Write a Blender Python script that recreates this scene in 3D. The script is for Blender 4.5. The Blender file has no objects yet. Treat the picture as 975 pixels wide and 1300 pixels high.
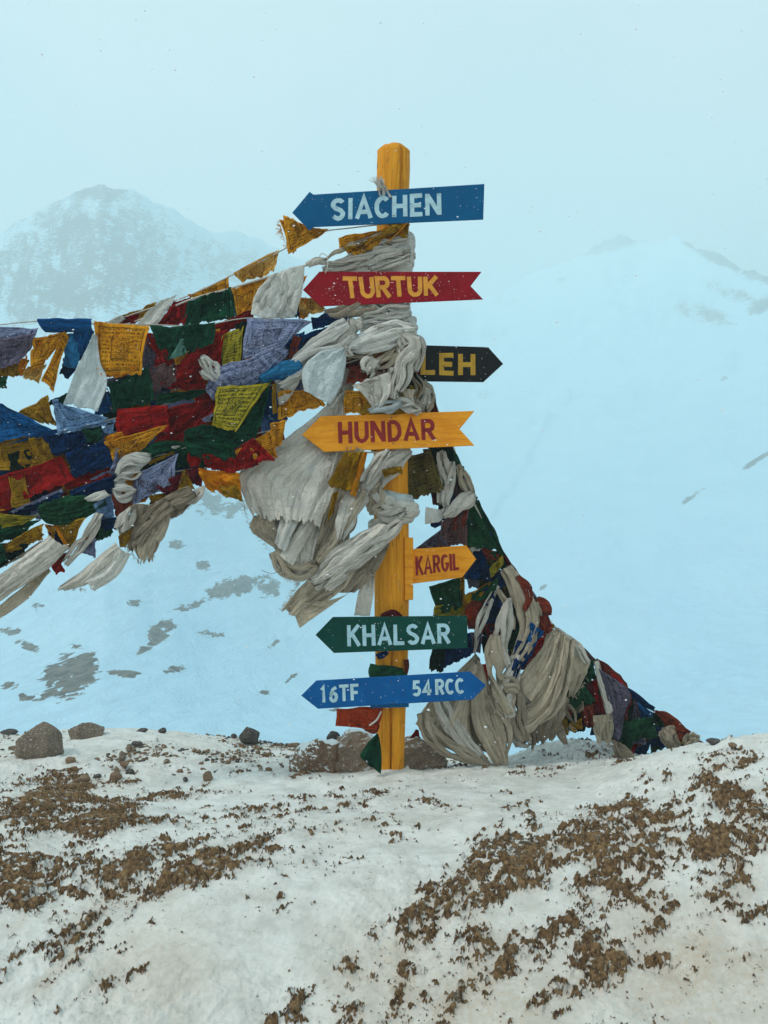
import bpy, math, random
import numpy as np
from mathutils import Vector

# ---------------------------------------------------------------- camera, sky, sun, exposure
sc = bpy.context.scene
CAMZ = 1.5
F = 1000.0                       # focal length in pixels of the 975x1300 photograph
cam_d = bpy.data.cameras.new('camera')
cam = bpy.data.objects.new('camera', cam_d)
sc.collection.objects.link(cam)
cam.location = (0, 0, CAMZ)
cam.rotation_euler = (math.radians(90), 0, 0)
cam_d.sensor_fit = 'VERTICAL'
cam_d.sensor_height = 24
cam_d.lens = 24 * F / 1300
cam_d.clip_start = 0.05
cam_d.clip_end = 5000
sc.camera = cam

SUN_EL, SUN_ROT = math.radians(50), math.radians(248)   # behind the camera, to its left
w = bpy.data.worlds.new('World')
sc.world = w
w.use_nodes = True
nt = w.node_tree
nt.nodes.clear()
wo = nt.nodes.new('ShaderNodeOutputWorld')
bg = nt.nodes.new('ShaderNodeBackground')
sky = nt.nodes.new('ShaderNodeTexSky')
sky.sky_type = 'NISHITA'
sky.sun_disc = False
sky.sun_elevation = SUN_EL
sky.sun_rotation = SUN_ROT
sky.air_density = 1.0
sky.dust_density = 1.0
mixc = nt.nodes.new('ShaderNodeMix')
mixc.data_type = 'RGBA'
mixc.inputs[0].default_value = 0.8           # an even cloud layer over the blue sky
wtc = nt.nodes.new('ShaderNodeTexCoord'); wno = nt.nodes.new('ShaderNodeTexNoise')
wno.inputs['Scale'].default_value = 2.0; wno.inputs['Detail'].default_value = 3; wno.inputs['Roughness'].default_value = .5
nt.links.new(wtc.outputs['Generated'], wno.inputs['Vector'])
wmr = nt.nodes.new('ShaderNodeMapRange'); wmr.inputs[1].default_value = .35; wmr.inputs[2].default_value = .65
nt.links.new(wno.outputs[0], wmr.inputs[0])
wcl = nt.nodes.new('ShaderNodeMix'); wcl.data_type = 'RGBA'
wcl.inputs[6].default_value = (4.9, 6.9, 7.9, 1); wcl.inputs[7].default_value = (8.4, 8.7, 8.6, 1)   # cloud, bluer and whiter patches
nt.links.new(wmr.outputs[0], wcl.inputs[0]); nt.links.new(wcl.outputs[2], mixc.inputs[7])
nt.links.new(sky.outputs[0], mixc.inputs[6])
nt.links.new(mixc.outputs[2], bg.inputs[0])
bg.inputs[1].default_value = 0.10
nt.links.new(bg.outputs[0], wo.inputs[0])

sun_d = bpy.data.lights.new('sun', 'SUN')
sun_d.energy = 3.0
sun_d.angle = math.radians(10)
sun_d.color = (1.0, 0.95, 0.88)
sun = bpy.data.objects.new('sun', sun_d)
sc.collection.objects.link(sun)
# direction towards the sun, matching the sky node (rotation 0 = +Y, clockwise)
sdir = Vector((math.sin(SUN_ROT) * math.cos(SUN_EL), math.cos(SUN_ROT) * math.cos(SUN_EL), math.sin(SUN_EL)))
sun.rotation_euler = sdir.to_track_quat('Z', 'Y').to_euler()
sun.location = (-3, -4, 8)

sc.view_settings.view_transform = 'Standard'
sc.view_settings.look = 'None'
sc.view_settings.exposure = 0.12
sc.view_settings.gamma = 1.0
sc.render.engine = 'CYCLES'
cy = sc.cycles
cy.use_denoising = True
cy.max_bounces = 8
cy.diffuse_bounces = 4
cy.volume_bounces = 3
cy.transparent_max_bounces = 8
cy.transmission_bounces = 4

C = sc.collection
rnd = random.Random(7)

# ---------------------------------------------------------------- helpers
def P(px, py, d):
    """point at depth d (metres) seen at pixel px, py of the photograph"""
    return Vector(((px - 487.5) / F * d, d, CAMZ - (py - 650) / F * d))

def PA(x, y, d):
    x = np.asarray(x, float); y = np.asarray(y, float); d = np.asarray(d, float) + 0 * x
    return np.stack([(x - 487.5) / F * d, d, CAMZ - (y - 650) / F * d], -1)

def hsh(ix, iy, seed):
    h = (ix.astype(np.int64) * 374761393 + iy.astype(np.int64) * 668265263 + seed * 974634777) & 0xFFFFFFFF
    h = ((h ^ (h >> 13)) * 1274126177) & 0xFFFFFFFF
    h = (h ^ (h >> 16)) & 0xFFFFFFFF
    return h / 4294967295.0 * 2 - 1

def noise2(x, y, seed=0):
    x = np.asarray(x, float); y = np.asarray(y, float) + 0 * x; x = x + 0 * y
    ix = np.floor(x); iy = np.floor(y)
    fx = x - ix; fy = y - iy
    fx = fx * fx * fx * (fx * (fx * 6 - 15) + 10); fy = fy * fy * fy * (fy * (fy * 6 - 15) + 10)
    a = hsh(ix, iy, seed); b = hsh(ix + 1, iy, seed); c = hsh(ix, iy + 1, seed); d = hsh(ix + 1, iy + 1, seed)
    return (a * (1 - fx) + b * fx) * (1 - fy) + (c * (1 - fx) + d * fx) * fy

def fbm(x, y, octs=4, seed=0, gain=0.5, ridged=False):
    s = 0; amp = 1; t = 0
    c, sn = math.cos(0.6), math.sin(0.6)
    for k in range(octs):
        n = noise2(x, y, seed + k * 17)
        if ridged: n = 1 - 2 * np.abs(n)
        s = s + amp * n; t += amp; amp *= gain
        x, y = (x * c - y * sn) * 2.03 + 3.1, (x * sn + y * c) * 2.03 + 7.7
    return s / t

def smooth(e0, e1, x):
    t = np.clip((x - e0) / (e1 - e0), 0, 1)
    return t * t * (3 - 2 * t)

def link(o, parent=None):
    C.objects.link(o)
    if parent is not None: o.parent = parent
    return o

def tag(o, label=None, cat=None, group=None, kind=None):
    if label: o['label'] = label
    if cat: o['category'] = cat
    if group: o['group'] = group
    if kind: o['kind'] = kind
    return o

def empty(name, loc, label, cat, group=None):
    o = bpy.data.objects.new(name, None)
    o.empty_display_size = 0.1
    o.location = loc
    link(o)
    return tag(o, label, cat, group)

def np_mesh(name, V, Fq, mat, parent=None, smooth_sh=True, uv=None, attrs=None):
    """V (n,3), Fq (m,4) or (m,3) -> linked object"""
    V = np.asarray(V, np.float32); Fq = np.asarray(Fq, np.int32)
    if parent is not None:
        V = V - np.asarray(parent.location, np.float32)
    me = bpy.data.meshes.new(name)
    k = Fq.shape[1]
    me.vertices.add(len(V)); me.vertices.foreach_set('co', V.ravel())
    me.loops.add(Fq.size); me.loops.foreach_set('vertex_index', Fq.ravel())
    me.polygons.add(len(Fq)); me.polygons.foreach_set('loop_start', np.arange(0, Fq.size, k, dtype=np.int32))
    if smooth_sh:
        me.polygons.foreach_set('use_smooth', np.ones(len(Fq), bool))
    if uv is not None:
        l = me.uv_layers.new(name='uv')
        l.data.foreach_set('uv', np.asarray(uv, np.float32)[Fq.ravel()].ravel())
    if attrs:
        for an, av in attrs.items():
            a = me.attributes.new(an, 'FLOAT', 'POINT')
            a.data.foreach_set('value', np.asarray(av, np.float32))
    me.update(calc_edges=True)
    me.materials.append(mat)
    o = bpy.data.objects.new(name, me)
    return link(o, parent)

def grid_faces(nu, nv, wrap=False):
    """vertex index = j*nu + i ; i across, j along"""
    i = np.arange(nu if wrap else nu - 1); j = np.arange(nv - 1)
    I, J = np.meshgrid(i, j)
    I2 = (I + 1) % nu
    return np.stack([J * nu + I, J * nu + I2, (J + 1) * nu + I2, (J + 1) * nu + I], -1).reshape(-1, 4)

def spline(pts, n):
    """Catmull-Rom through pts (k,m) resampled to n samples (uniform in index)"""
    p = np.asarray(pts, float)
    if len(p) == 1: return np.repeat(p, n, 0)
    if len(p) == 2:
        t = np.linspace(0, 1, n)[:, None]
        return p[0] * (1 - t) + p[1] * t
    seg = np.linalg.norm(np.diff(p[:, :2], axis=0), axis=1) + 1e-6
    s = np.concatenate([[0], np.cumsum(seg)]); s /= s[-1]
    m = np.gradient(p, s, axis=0)
    t = np.linspace(0, 1, n)
    k = np.clip(np.searchsorted(s, t, 'right') - 1, 0, len(p) - 2)
    h = (s[k + 1] - s[k])[:, None]
    q = ((t - s[k]) / (s[k + 1] - s[k]))[:, None]
    h00 = 2*q**3 - 3*q**2 + 1; h10 = q**3 - 2*q**2 + q; h01 = -2*q**3 + 3*q**2; h11 = q**3 - q**2
    return h00*p[k] + h10*h*m[k] + h01*p[k+1] + h11*h*m[k+1]

# ---------------------------------------------------------------- node helpers
class NT:
    def __init__(s, name):
        s.m = bpy.data.materials.new(name); s.m.use_nodes = True
        s.t = s.m.node_tree; s.t.nodes.clear()
        s.out = s.n('ShaderNodeOutputMaterial')
    def n(s, typ, **kw):
        x = s.t.nodes.new(typ)
        for k, v in kw.items(): setattr(x, k, v)
        return x
    def l(s, a, b): s.t.links.new(a, b)
    def val(s, inp, v):
        if hasattr(v, 'is_output') or isinstance(v, bpy.types.NodeSocket): s.l(v, inp)
        else: inp.default_value = v
    def math(s, op, a, b=0.0, c=None):
        x = s.n('ShaderNodeMath', operation=op)
        s.val(x.inputs[0], a); s.val(x.inputs[1], b)
        if c is not None: s.val(x.inputs[2], c)
        return x.outputs[0]
    def mix(s, f, a, b, blend='MIX'):
        x = s.n('ShaderNodeMix', data_type='RGBA', blend_type=blend)
        s.val(x.inputs[0], f)
        s.val(x.inputs[6], a if not isinstance(a, tuple) else (*a, 1)[:4]); s.val(x.inputs[7], b if not isinstance(b, tuple) else (*b, 1)[:4])
        return x.outputs[2]
    def coord(s, which='Object', scale=(1, 1, 1), rot=(0, 0, 0), loc=(0, 0, 0)):
        tc = s.n('ShaderNodeTexCoord'); mp = s.n('ShaderNodeMapping')
        s.l(tc.outputs[which], mp.inputs[0])
        mp.inputs[1].default_value = loc; mp.inputs[2].default_value = rot; mp.inputs[3].default_value = scale
        return mp.outputs[0]
    def noise(s, vec, scale, detail=4, rough=0.55, dist=0.0):
        x = s.n('ShaderNodeTexNoise')
        s.l(vec, x.inputs['Vector'])
        x.inputs['Scale'].default_value = scale; x.inputs['Detail'].default_value = detail
        x.inputs['Roughness'].default_value = rough; x.inputs['Distortion'].default_value = dist
        return x.outputs[0]
    def ramp(s, v, lo, hi):
        x = s.n('ShaderNodeMapRange', interpolation_type='SMOOTHSTEP')
        s.l(v, x.inputs[0]); x.inputs[1].default_value = lo; x.inputs[2].default_value = hi
        return x.outputs[0]
    def bump(s, h, strength=0.3, dist=0.01):
        x = s.n('ShaderNodeBump')
        x.inputs['Strength'].default_value = strength; x.inputs['Distance'].default_value = dist
        s.l(h, x.inputs['Height'])
        return x.outputs[0]
    def bsdf(s, col, rough=0.8, bump=None, spec=0.3, sub=0):
        b = s.n('ShaderNodeBsdfPrincipled')
        s.val(b.inputs['Base Color'], col if not isinstance(col, tuple) else (*col, 1)[:4])
        s.val(b.inputs['Roughness'], rough)
        b.inputs['Specular IOR Level'].default_value = spec
        if bump is not None: s.l(bump, b.inputs['Normal'])
        s.b = b
        s.l(b.outputs[0], s.out.inputs[0])
        return s.m

# ---------------------------------------------------------------- ground
def mat_ground():
    g = NT('snow_and_soil')
    at = g.n('ShaderNodeAttribute', attribute_name='soil').outputs['Fac']
    du = g.n('ShaderNodeAttribute', attribute_name='dust').outputs['Fac']
    v = g.coord()
    n1 = g.noise(v, 9, 6, 0.65); n2 = g.noise(v, 60, 5, 0.6); n3 = g.noise(v, 260, 3, 0.6)
    soil = g.mix(g.ramp(n1, .3, .7), (0.33, 0.185, 0.080), (0.56, 0.34, 0.155))
    soil = g.mix(g.ramp(n2, .35, .7), soil, (0.10, 0.055, 0.028))
    soil = g.mix(g.ramp(n3, .58, .72), soil, (0.52, 0.46, 0.38))
    snow = g.mix(g.ramp(n1, .35, .7), (0.74, 0.725, 0.68), (0.56, 0.545, 0.50))
    snow = g.mix(g.math('MULTIPLY', du, g.math('MULTIPLY_ADD', g.ramp(n2, .3, .65), .5, .5)), snow, (0.52, 0.41, 0.30))
    # specks of grit blown over the snow
    sp = g.ramp(g.math('ADD', g.noise(v, 42, 6, .75), g.math('MULTIPLY', g.noise(v, 2.2, 3), .22)), .745, .775)
    snow = g.mix(g.math('MULTIPLY', sp, .8), snow, (0.16, 0.11, 0.07))
    e = g.ramp(g.math('ADD', at, g.math('MULTIPLY', g.math('SUBTRACT', n2, .5), 1.1)), .42, .58)
    col = g.mix(e, snow, soil)
    n3 = g.math('ADD', n3, g.math('MULTIPLY', g.noise(v, 700, 2, .6), .5))
    h = g.math('ADD', g.math('MULTIPLY', n2, g.math('MULTIPLY_ADD', e, 1.4, .22)), g.math('MULTIPLY', n3, g.math('MULTIPLY_ADD', e, .7, .12)))
    g.bsdf(col, g.math('MULTIPLY_ADD', e, .3, .62), g.bump(h, 1.0, .016), .2)
    g.b.inputs['Subsurface Weight'].default_value = 0.0
    return g.m

base_d = np.array([-6, 0.0, 1.0, 1.9, 2.2, 2.45, 2.8, 3.1, 3.7, 4.0, 4.5, 5.2, 6.5, 10, 16, 30.])
base_z = np.array([-.3, -.2, -.1, .02, .085, .15, .235, .262, .205, .178, .11, -0.02, -0.7, -3.6, -7.5, -13.])

def crest_add(px):
    # crest of the far edge, rows by pixel column, turned into a height change at 5.2 m
    xs = [-400, 0, 100, 190, 260, 330, 390, 450, 560, 700, 900, 1300]
    r = [935, 930, 928, 926, 932, 941, 949, 952, 958, 962, 965, 970]
    return (942 - np.interp(px, xs, r)) / F * 5.2

def ground_base(x, y):
    ys = np.maximum(y, .6)
    px = x / ys * F + 487.5
    px = np.clip(px, -600, 1500)
    z = np.interp(y, base_d, base_z)
    z = z + crest_add(px) * smooth(3.9, 5.1, y) * (1 - smooth(5.4, 9, y))
    # berm running to the right, in front of the anchored end of the flags
    amt = np.interp(x, [-.2, .3, .9, 1.3, 1.7, 3.0], [0, .03, .055, .20, .30, .52])
    z = z + amt * np.exp(-((y - 3.45) / .55) ** 2 * np.where(y < 3.45, .55, 1.0))
    # hollow in the middle distance on the left
    z = z - .05 * np.exp(-((x + 1.1) / 1.0) ** 2 - ((y - 3.7) / .45) ** 2)
    z = z + .05 * np.exp(-((x + 2.2) / .9) ** 2 - ((y - 3.3) / .5) ** 2)
    # drift banked up against the foot of the right hand flags
    z = z + .15 * np.exp(-((x - 1.08) / .30) ** 2 - ((y - 4.42) / .22) ** 2) + .05 * np.exp(-((x - 1.6) / .3) ** 2 - ((y - 4.6) / .25) ** 2)
    z = z + .015 * np.exp(-((x + .05) / .5) ** 2 - ((y - 4.0) / .16) ** 2) + .022 * np.exp(-((x - .03) / .13) ** 2 - ((y - 3.98) / .13) ** 2)
    return z

# soil showing through: strips and patches along the bank (pixel column, row, half length, half width, angle deg, strength)
ZONES = [(90,1160,110,70,-30,.40), (40,1040,90,50,0,.5), (230,1100,120,30,-20,.5), (640,1150,140,70,-25,.42), (900,1130,110,90,0,.42), (780,1200,190,95,0,.44), (560,1230,110,70,0,.40), (80,1090,140,80,-20,.34), (350,1120,80,50,0,.30), (880,1050,100,80,0,.36), (450,1030,260,40,0,.24), (200,1000,150,30,0,.24), (55,1015,75,16,-20,1), (95,990,60,8,5,.8), (130,1045,50,14,-12,.95), (20,1120,40,30,-10,.95), (150,1112,55,14,-35,.9),
         (245,1110,95,17,-22,1), (120,1165,80,13,-40,1), (75,1235,60,10,-45,1), (60,1170,35,12,0,.7), (30,1060,40,10,0,.6), (325,1140,40,12,0,.65),
         (360,1060,70,8,-15,.35), (700,1082,95,13,-16,.9), (560,1150,110,20,-42,1), (800,1080,62,42,0,1.15), (800,1140,70,40,30,.9), (650,1120,75,17,-20,.95), (605,1195,70,20,-75,.8),
         (720,1060,40,8,-30,.8), (835,1045,40,18,-20,.9), (515,1220,70,15,-80,.95), (640,1215,60,12,-60,.75), (470,1185,22,14,0,.6), (448,1235,24,18,-70,.8), (445,1290,20,14,0,.8),
         (930,1080,45,30,10,1), (958,1045,28,50,-30,1.1), (915,1150,45,28,20,.95), (945,1120,40,28,0,.9), (900,985,22,14,-60,.85), (935,965,28,8,-20,.75),
         (880,1220,75,30,-60,.72), (760,1230,70,34,-60,.75), (690,1270,50,14,-50,.6), (560,1290,50,18,-60,.75), (960,1230,30,50,90,.65), (385,1100,25,10,-45,.5), (380,1270,24,16,-50,.55),
         (745,1035,35,8,-30,.6), (620,1060,30,8,-20,.5), (540,1020,70,6,5,.45), (690,985,60,7,5,.5), (790,970,40,8,20,.5), (20,1180,25,12,-45,.8), (170,1235,20,10,-45,.35)]

def soil_zone(px, py):
    z = np.zeros_like(px)
    for cx, cy_, a, b, ang, s in ZONES:
        t = math.radians(ang)
        u = (px - cx) * math.cos(t) + (py - cy_) * math.sin(t)
        v = -(px - cx) * math.sin(t) + (py - cy_) * math.cos(t)
        z = np.maximum(z, s * np.exp(-(u / a) ** 2 * .55 - (v / b) ** 2 * .42))
    return z

def build_ground():
    tn = np.linspace(-.62, .62, 860)
    side = .62 + np.geomspace(.004, 3.4, 60)
    tx = np.concatenate([-side[::-1], tn, side])
    ys = np.concatenate([np.linspace(-5, 1.55, 16), np.geomspace(1.6, 5.9, 640), np.geomspace(5.98, 30, 50)])
    T, Y = np.meshgrid(tx, ys)
    X = T * (np.abs(Y - 0) * (Y > 0) + .0 + np.where(Y < 2, (2 - Y) * .6, 0))
    base = ground_base(X, Y)
    Yc = np.maximum(Y, .5)
    px = X / Yc * F + 487.5; py = 650 + (CAMZ - base) / Yc * F
    zone = soil_zone(px + 10 * fbm(X * 9, Y * 9, 3, 5), py + 8 * fbm(X * 9, Y * 9, 3, 9)) * (Y > 1.5) * (Y < 5.4)
    zone = np.where((px < -60) | (px > 1035) | (py > 1330), np.maximum(zone, .55 + .6 * fbm(X * 1.3, Y * 1.3, 3, 2)), zone)
    # wind-laid snow
    xw = X * .9 + Y * .45; yw = Y * .9 - X * .45
    W = .016 * fbm(X * 1.6, Y * 1.6, 3, 11) * 2 + .013 * fbm(X * 6 + Y * 3, Y * 8, 4, 21)
    W = W + .0035 * fbm((X + Y * .5) * 22, (Y - .4 * X) * 60, 3, 31, ridged=True) * (.4 + .6 * smooth(-.2, .5, fbm(X * 2, Y * 2, 2, 41)))
    slope_mask = smooth(-.25, .45, fbm(X * 1.7 + 5, Y * 1.9, 2, 43))
    W = W + slope_mask * (.011 * fbm(xw * 13, yw * 26, 4, 33, .6, ridged=True) + .006 * fbm(X * 40, Y * 55, 3, 35))
    # soil: lumpy, clods leaning up-slope
    xr = X * .85 + Y * .5; yr = Y * .85 - X * .5
    clod = fbm(xr * 26, yr * 38, 5, 51, .72, ridged=True) * .050 + np.abs(fbm(xr * 9, yr * 15, 4, 53, .6)) * .05 - .012
    clod = clod + fbm(xr * 5, yr * 7, 3, 61) * .025
    fleck = fbm(X * 34, Y * 44, 4, 71, .65) * .020
    lumps = np.maximum(fbm(X * 24, Y * 26, 2, 81), 0) * .018
    zone = np.minimum(zone, .86)
    streak = fbm(xw * 3.2, yw * 10, 4, 57, .6) * .045
    S = clod * 1.5 + fleck * 1.3 + lumps + streak - .080 + zone * .092 + .012 * fbm(X * 1.1, Y * 1.1, 3, 91) * 2
    near = smooth(5.8, 4.2, Y) if False else 1.0
    diff = S - W
    Z = base + np.where(diff > 0, W + .020 * (1 - np.exp(-np.maximum(diff, 0) / .022)) + .10 * diff, W + np.maximum(diff, -.02) * .12)
    far = smooth(7, 12, Y)
    Z = Z + far * fbm(X * .3, Y * .3, 4, 101) * .5
    soil = smooth(-.005, .005, diff) * (1 - .55 * smooth(.02, .3, fbm(X * 38, Y * 60, 3, 131)))
    dust = np.clip(smooth(.05, .7, fbm(X * .9 + 3, Y * 1.0, 3, 111)) * .5 + .5 * np.exp(-((px - 190) / 90) ** 2 - ((py - 1235) / 75) ** 2)
                   + .35 * np.exp(-((px - 700) / 260) ** 2 - ((py - 1230) / 90) ** 2) + .4 * smooth(.3, 1, zone), 0, .8) * (Y > 1)
    V = np.stack([X, Y, Z], -1).reshape(-1, 3)
    o = np_mesh('snowy_ground', V, grid_faces(len(tx), len(ys)), mat_ground(), None, True, None,
                {'soil': soil.ravel(), 'dust': dust.ravel()})
    o['kind'] = 'structure'
    return o
build_ground()

def gz(x, y):
    return float(ground_base(np.array([x]), np.array([y]))[0])

# ---------------------------------------------------------------- mountain bowl
def mat_mountain():
    g = NT('mountain_snow_and_rock')
    at = g.n('ShaderNodeAttribute', attribute_name='rock').outputs['Fac']
    v = g.coord(scale=(1, .35, 2.0))
    n1 = g.noise(v, .62, 7, .70, .6)
    n2 = g.noise(v, .07, 4, .5)
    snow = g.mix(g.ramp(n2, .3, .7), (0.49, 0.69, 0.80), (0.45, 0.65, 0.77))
    n4 = g.noise(g.coord(scale=(1, .3, 2.4), rot=(0, .5, 0)), 2.2, 5, .65, .4)
    e = g.ramp(g.math('ADD', g.math('MULTIPLY_ADD', n4, .45, g.math('MULTIPLY', n1, .55)), g.math('MULTIPLY', at, .30)), .685, .715)
    rock = g.mix(g.ramp(g.noise(v, 1.6, 4), .3, .7), (0.07, 0.06, 0.05), (0.20, 0.165, 0.13))
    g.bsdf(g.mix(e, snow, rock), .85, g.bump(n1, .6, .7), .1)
    return g.m

# dark patches of bare rock: column, row, half length, half width, angle, strength
ROCKS = [(130,320,150,90,15,.78),(60,370,140,70,0,.76),(300,340,120,45,20,.6),(20,330,60,40,-30,.7),(130,245,60,18,0,.8),(270,640,60,20,10,.8),(90,855,42,32,-30,1.05),(60,880,40,8,-20,.8),(300,745,50,14,-12,.95),(250,765,40,6,-20,.8),(340,745,18,16,30,1),
         (205,800,22,14,-40,1),(215,795,12,6,0,1),(190,820,30,5,-30,1),(160,855,28,6,5,.9),(215,850,24,6,-5,.85),(225,690,12,7,0,1),(258,718,12,8,0,.95),(35,820,18,7,20,.9),(15,800,18,7,0,.9),
         (10,870,18,6,0,.9),(30,885,8,6,0,1),(170,765,12,5,0,.9),(48,770,10,5,0,.85),(270,805,24,6,0,.7),(335,880,10,5,-30,1),(345,820,14,4,-40,.9),(370,860,12,3,-40,.9),
         (780,306,60,12,-8,.85),(760,318,40,7,-10,.65),(880,308,16,10,20,1.1),(925,334,60,8,22,1.0),(955,350,30,10,15,.95),(890,398,55,16,15,.66),(965,388,20,12,-30,.85),(930,372,60,12,20,.62),
         (640,385,30,12,-10,.55),(625,425,30,16,0,.5),(712,355,8,3,0,.9),(880,630,26,3,-35,.95),(960,585,26,4,-32,1.0),(690,745,8,3,-40,.9),(615,500,16,10,0,.6),(920,480,9,3,-20,.8),
         (425,900,20,3,-20,.8),(160,930,20,5,-10,.8)]
ridge_x = [-900,-500,-200,-80,0,50,88,132,172,220,300,400,500,600,680,740,790,830,870,920,975,1100,1300,1700]
ridge_r = [420,330,250,285,300,268,250,234,250,272,298,335,372,392,352,322,302,303,306,330,350,385,420,500]
ridge_R = [200,230,280,290,290,290,290,290,300,320,370,440,480,520,510,500,500,490,420,360,320,280,240,200]
def build_mountain():
    tc = np.concatenate([-(1.0 + np.geomspace(.01, 1.6, 24))[::-1], np.linspace(-1.0, 1.0, 640), 1.0 + np.geomspace(.01, 1.6, 24)])
    s = np.concatenate([np.linspace(0, 1, 300) ** 1.25, 1 + np.linspace(.02, .6, 20)])
    T, Sg = np.meshgrid(tc, s)
    px = T * F + 487.5
    R = np.interp(px, ridge_x, ridge_R); rr = np.interp(px, ridge_x, ridge_r)
    rr = rr + 8 * fbm(px / 45, px * 0, 4, 3)
    Y = 20 + (R - 20) * Sg
    g = Sg ** .8
    row = 985 - (985 - rr) * np.minimum(g, 1)
    Z = CAMZ - (row - 650) / F * Y
    Z = Z - np.maximum(Sg - 1, 0) * R * .8
    X = T * Y
    near = smooth(0, .12, Sg)
    Z = Z + near * (fbm(X * .025, Y * .025, 4, 7) * Y * .018 + fbm(X * .12, Y * .12, 4, 17, ridged=True) * Y * .0045 + fbm(X * .06 + 4, Y * .06, 4, 37, ridged=True) * Y * .012 * smooth(.86, 1, Sg) * (px > 650) + fbm(X * .03 + 4, Y * .045, 4, 27, ridged=True) * Y * .016 * smooth(.2, .8, Sg)) * (1 - .6 * smooth(.9, 1, Sg))
    # long faint snow ledge down the right-hand slope
    t = np.clip((row - 505) / 160, 0, 1); lx = 722 - t * 105
    Z = Z + np.where((row > 495) & (row < 670), np.exp(-((px - lx) / 4.) ** 2) * Y * .008, 0)
    py = 650 + (CAMZ - Z) / Y * F
    z = np.zeros_like(px)
    for cx, cy_, a, b, ang, st in ROCKS:
        th = math.radians(ang)
        u = (px - cx) * math.cos(th) + (py - cy_) * math.sin(th); v = -(px - cx) * math.sin(th) + (py - cy_) * math.cos(th)
        z = np.maximum(z, st * np.exp(-((u / a) ** 2 + (v / b) ** 2) ** 1.5))
    z = z * (1 + .35 * fbm(px / 13 + row / 40, row / 20 - px / 40, 4, 77, ridged=True) * (1 + .6 * (row < 420)))
    z = z * (1.0 + .75 * fbm(px / 9 + row / 14, row / 5, 4, 87) * (row > 560))
    z = np.where((px < -30) | (px > 1010), .45, z)
    V = np.stack([X, Y, Z], -1).reshape(-1, 3)
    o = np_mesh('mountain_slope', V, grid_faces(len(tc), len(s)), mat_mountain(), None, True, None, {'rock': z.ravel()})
    o['kind'] = 'structure'
build_mountain()

# ---------------------------------------------------------------- haze: blowing snow in the air
def build_haze():
    x0, x1, y0, y1, z0, z1 = -1300, 1300, -60, 860, -140, 195
    V = [(x, y, z) for x in (x0, x1) for y in (y0, y1) for z in (z0, z1)]
    Fq = [(0, 1, 3, 2), (4, 6, 7, 5), (0, 4, 5, 1), (2, 3, 7, 6), (0, 2, 6, 4), (1, 5, 7, 3)]
    m = bpy.data.materials.new('snowy_air'); m.use_nodes = True
    t = m.node_tree; t.nodes.clear()
    out = t.nodes.new('ShaderNodeOutputMaterial'); pv = t.nodes.new('ShaderNodeVolumePrincipled')
    pv.inputs['Color'].default_value = (0.84, 0.980, 0.995, 1)
    pv.inputs['Density'].default_value = HAZE
    pv.inputs['Anisotropy'].default_value = 0.2
    t.links.new(pv.outputs[0], out.inputs['Volume'])
    o = np_mesh('haze', V, Fq, m, None, False)
    o['kind'] = 'stuff'
HAZE = 0.0043
build_haze()

# ---------------------------------------------------------------- signpost
POST_Y = 4.0
def mat_wood_post():
    g = NT('yellow_painted_wood')
    v = g.coord(scale=(1, 1, .06)); v2 = g.coord(scale=(1, 1, .25)); v3 = g.coord()
    grain = g.noise(v, 75, 5, .6, .8); streak = g.noise(v2, 28, 4, .6, 1.2); blot = g.noise(v3, 7, 4)
    col = g.mix(g.ramp(grain, .35, .65), (0.86, 0.36, 0.022), (0.70, 0.25, 0.014))
    col = g.mix(g.math('MULTIPLY', g.ramp(streak, .58, .78), .6), col, (0.26, 0.09, 0.012))
    col = g.mix(g.math('MULTIPLY', g.ramp(blot, .6, .75), .35), col, (0.26, 0.12, 0.04))
    crk = g.ramp(g.math('ABSOLUTE', g.math('SUBTRACT', g.noise(g.coord(scale=(1, 1, .035)), 22, 3, .5, .6), .5)), .012, .0)
    brk = g.ramp(g.noise(g.coord(scale=(1, 1, .5)), 6, 3), .42, .58)
    col = g.mix(g.math('MULTIPLY', g.math('MULTIPLY', crk, brk), .8), col, (0.06, 0.03, 0.01))
    pl_ = g.ramp(g.noise(g.coord(scale=(1, 1, .35)), 34, 5, .7), .64, .67)
    col = g.mix(g.math('MULTIPLY', pl_, .6), col, (0.36, 0.22, 0.10))
    kn = g.ramp(g.noise(g.coord(scale=(1, 1, .5), loc=(3, 2, 1)), 16, 2, .4), .74, .77)
    col = g.mix(g.math('MULTIPLY', kn, .85), col, (0.05, 0.03, 0.02))
    g.bsdf(col, .68, g.bump(g.math('ADD', grain, g.math('MULTIPLY', streak, .8)), .9, .008), .10)
    return g.m
def mat_paint(name, c, c2, chip=(0.62, 0.64, 0.62), wood=None, amount=.0):
    g = NT(name)
    v = g.coord(scale=(.12, 1, 1)); v3 = g.coord()
    grain = g.noise(v, 60, 5, .6, .5); blot = g.noise(v3, 9, 5, .6); fl = g.noise(v3, 105, 3, .5)
    sc1 = g.noise(g.coord(scale=(1, 1, .3), rot=(0, .5, 0)), 40, 5, .7, 1.5)
    col = g.mix(g.ramp(blot, .3, .7), c, c2)
    if wood: col = g.mix(g.math('MULTIPLY', g.ramp(grain, .45, .62), .55), col, wood)
    sel = g.ramp(g.math('ADD', fl, g.math('MULTIPLY', blot, .25)), .835 - amount, .86 - amount)
    col = g.mix(sel, col, chip)
    sel2 = g.ramp(sc1, .715, .74)
    col = g.mix(g.math('MULTIPLY', sel2, .55), col, chip)
    g.bsdf(col, g.math('MULTIPLY_ADD', blot, .3, .45), g.bump(g.math('ADD', grain, g.math('MULTIPLY', fl, .4)), .35, .003), .10)
    return g.m
M_post = mat_wood_post()
M_blue = mat_paint('deep_blue_paint', (0.0006, 0.080, 0.20), (0.001, 0.10, 0.235))
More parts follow.
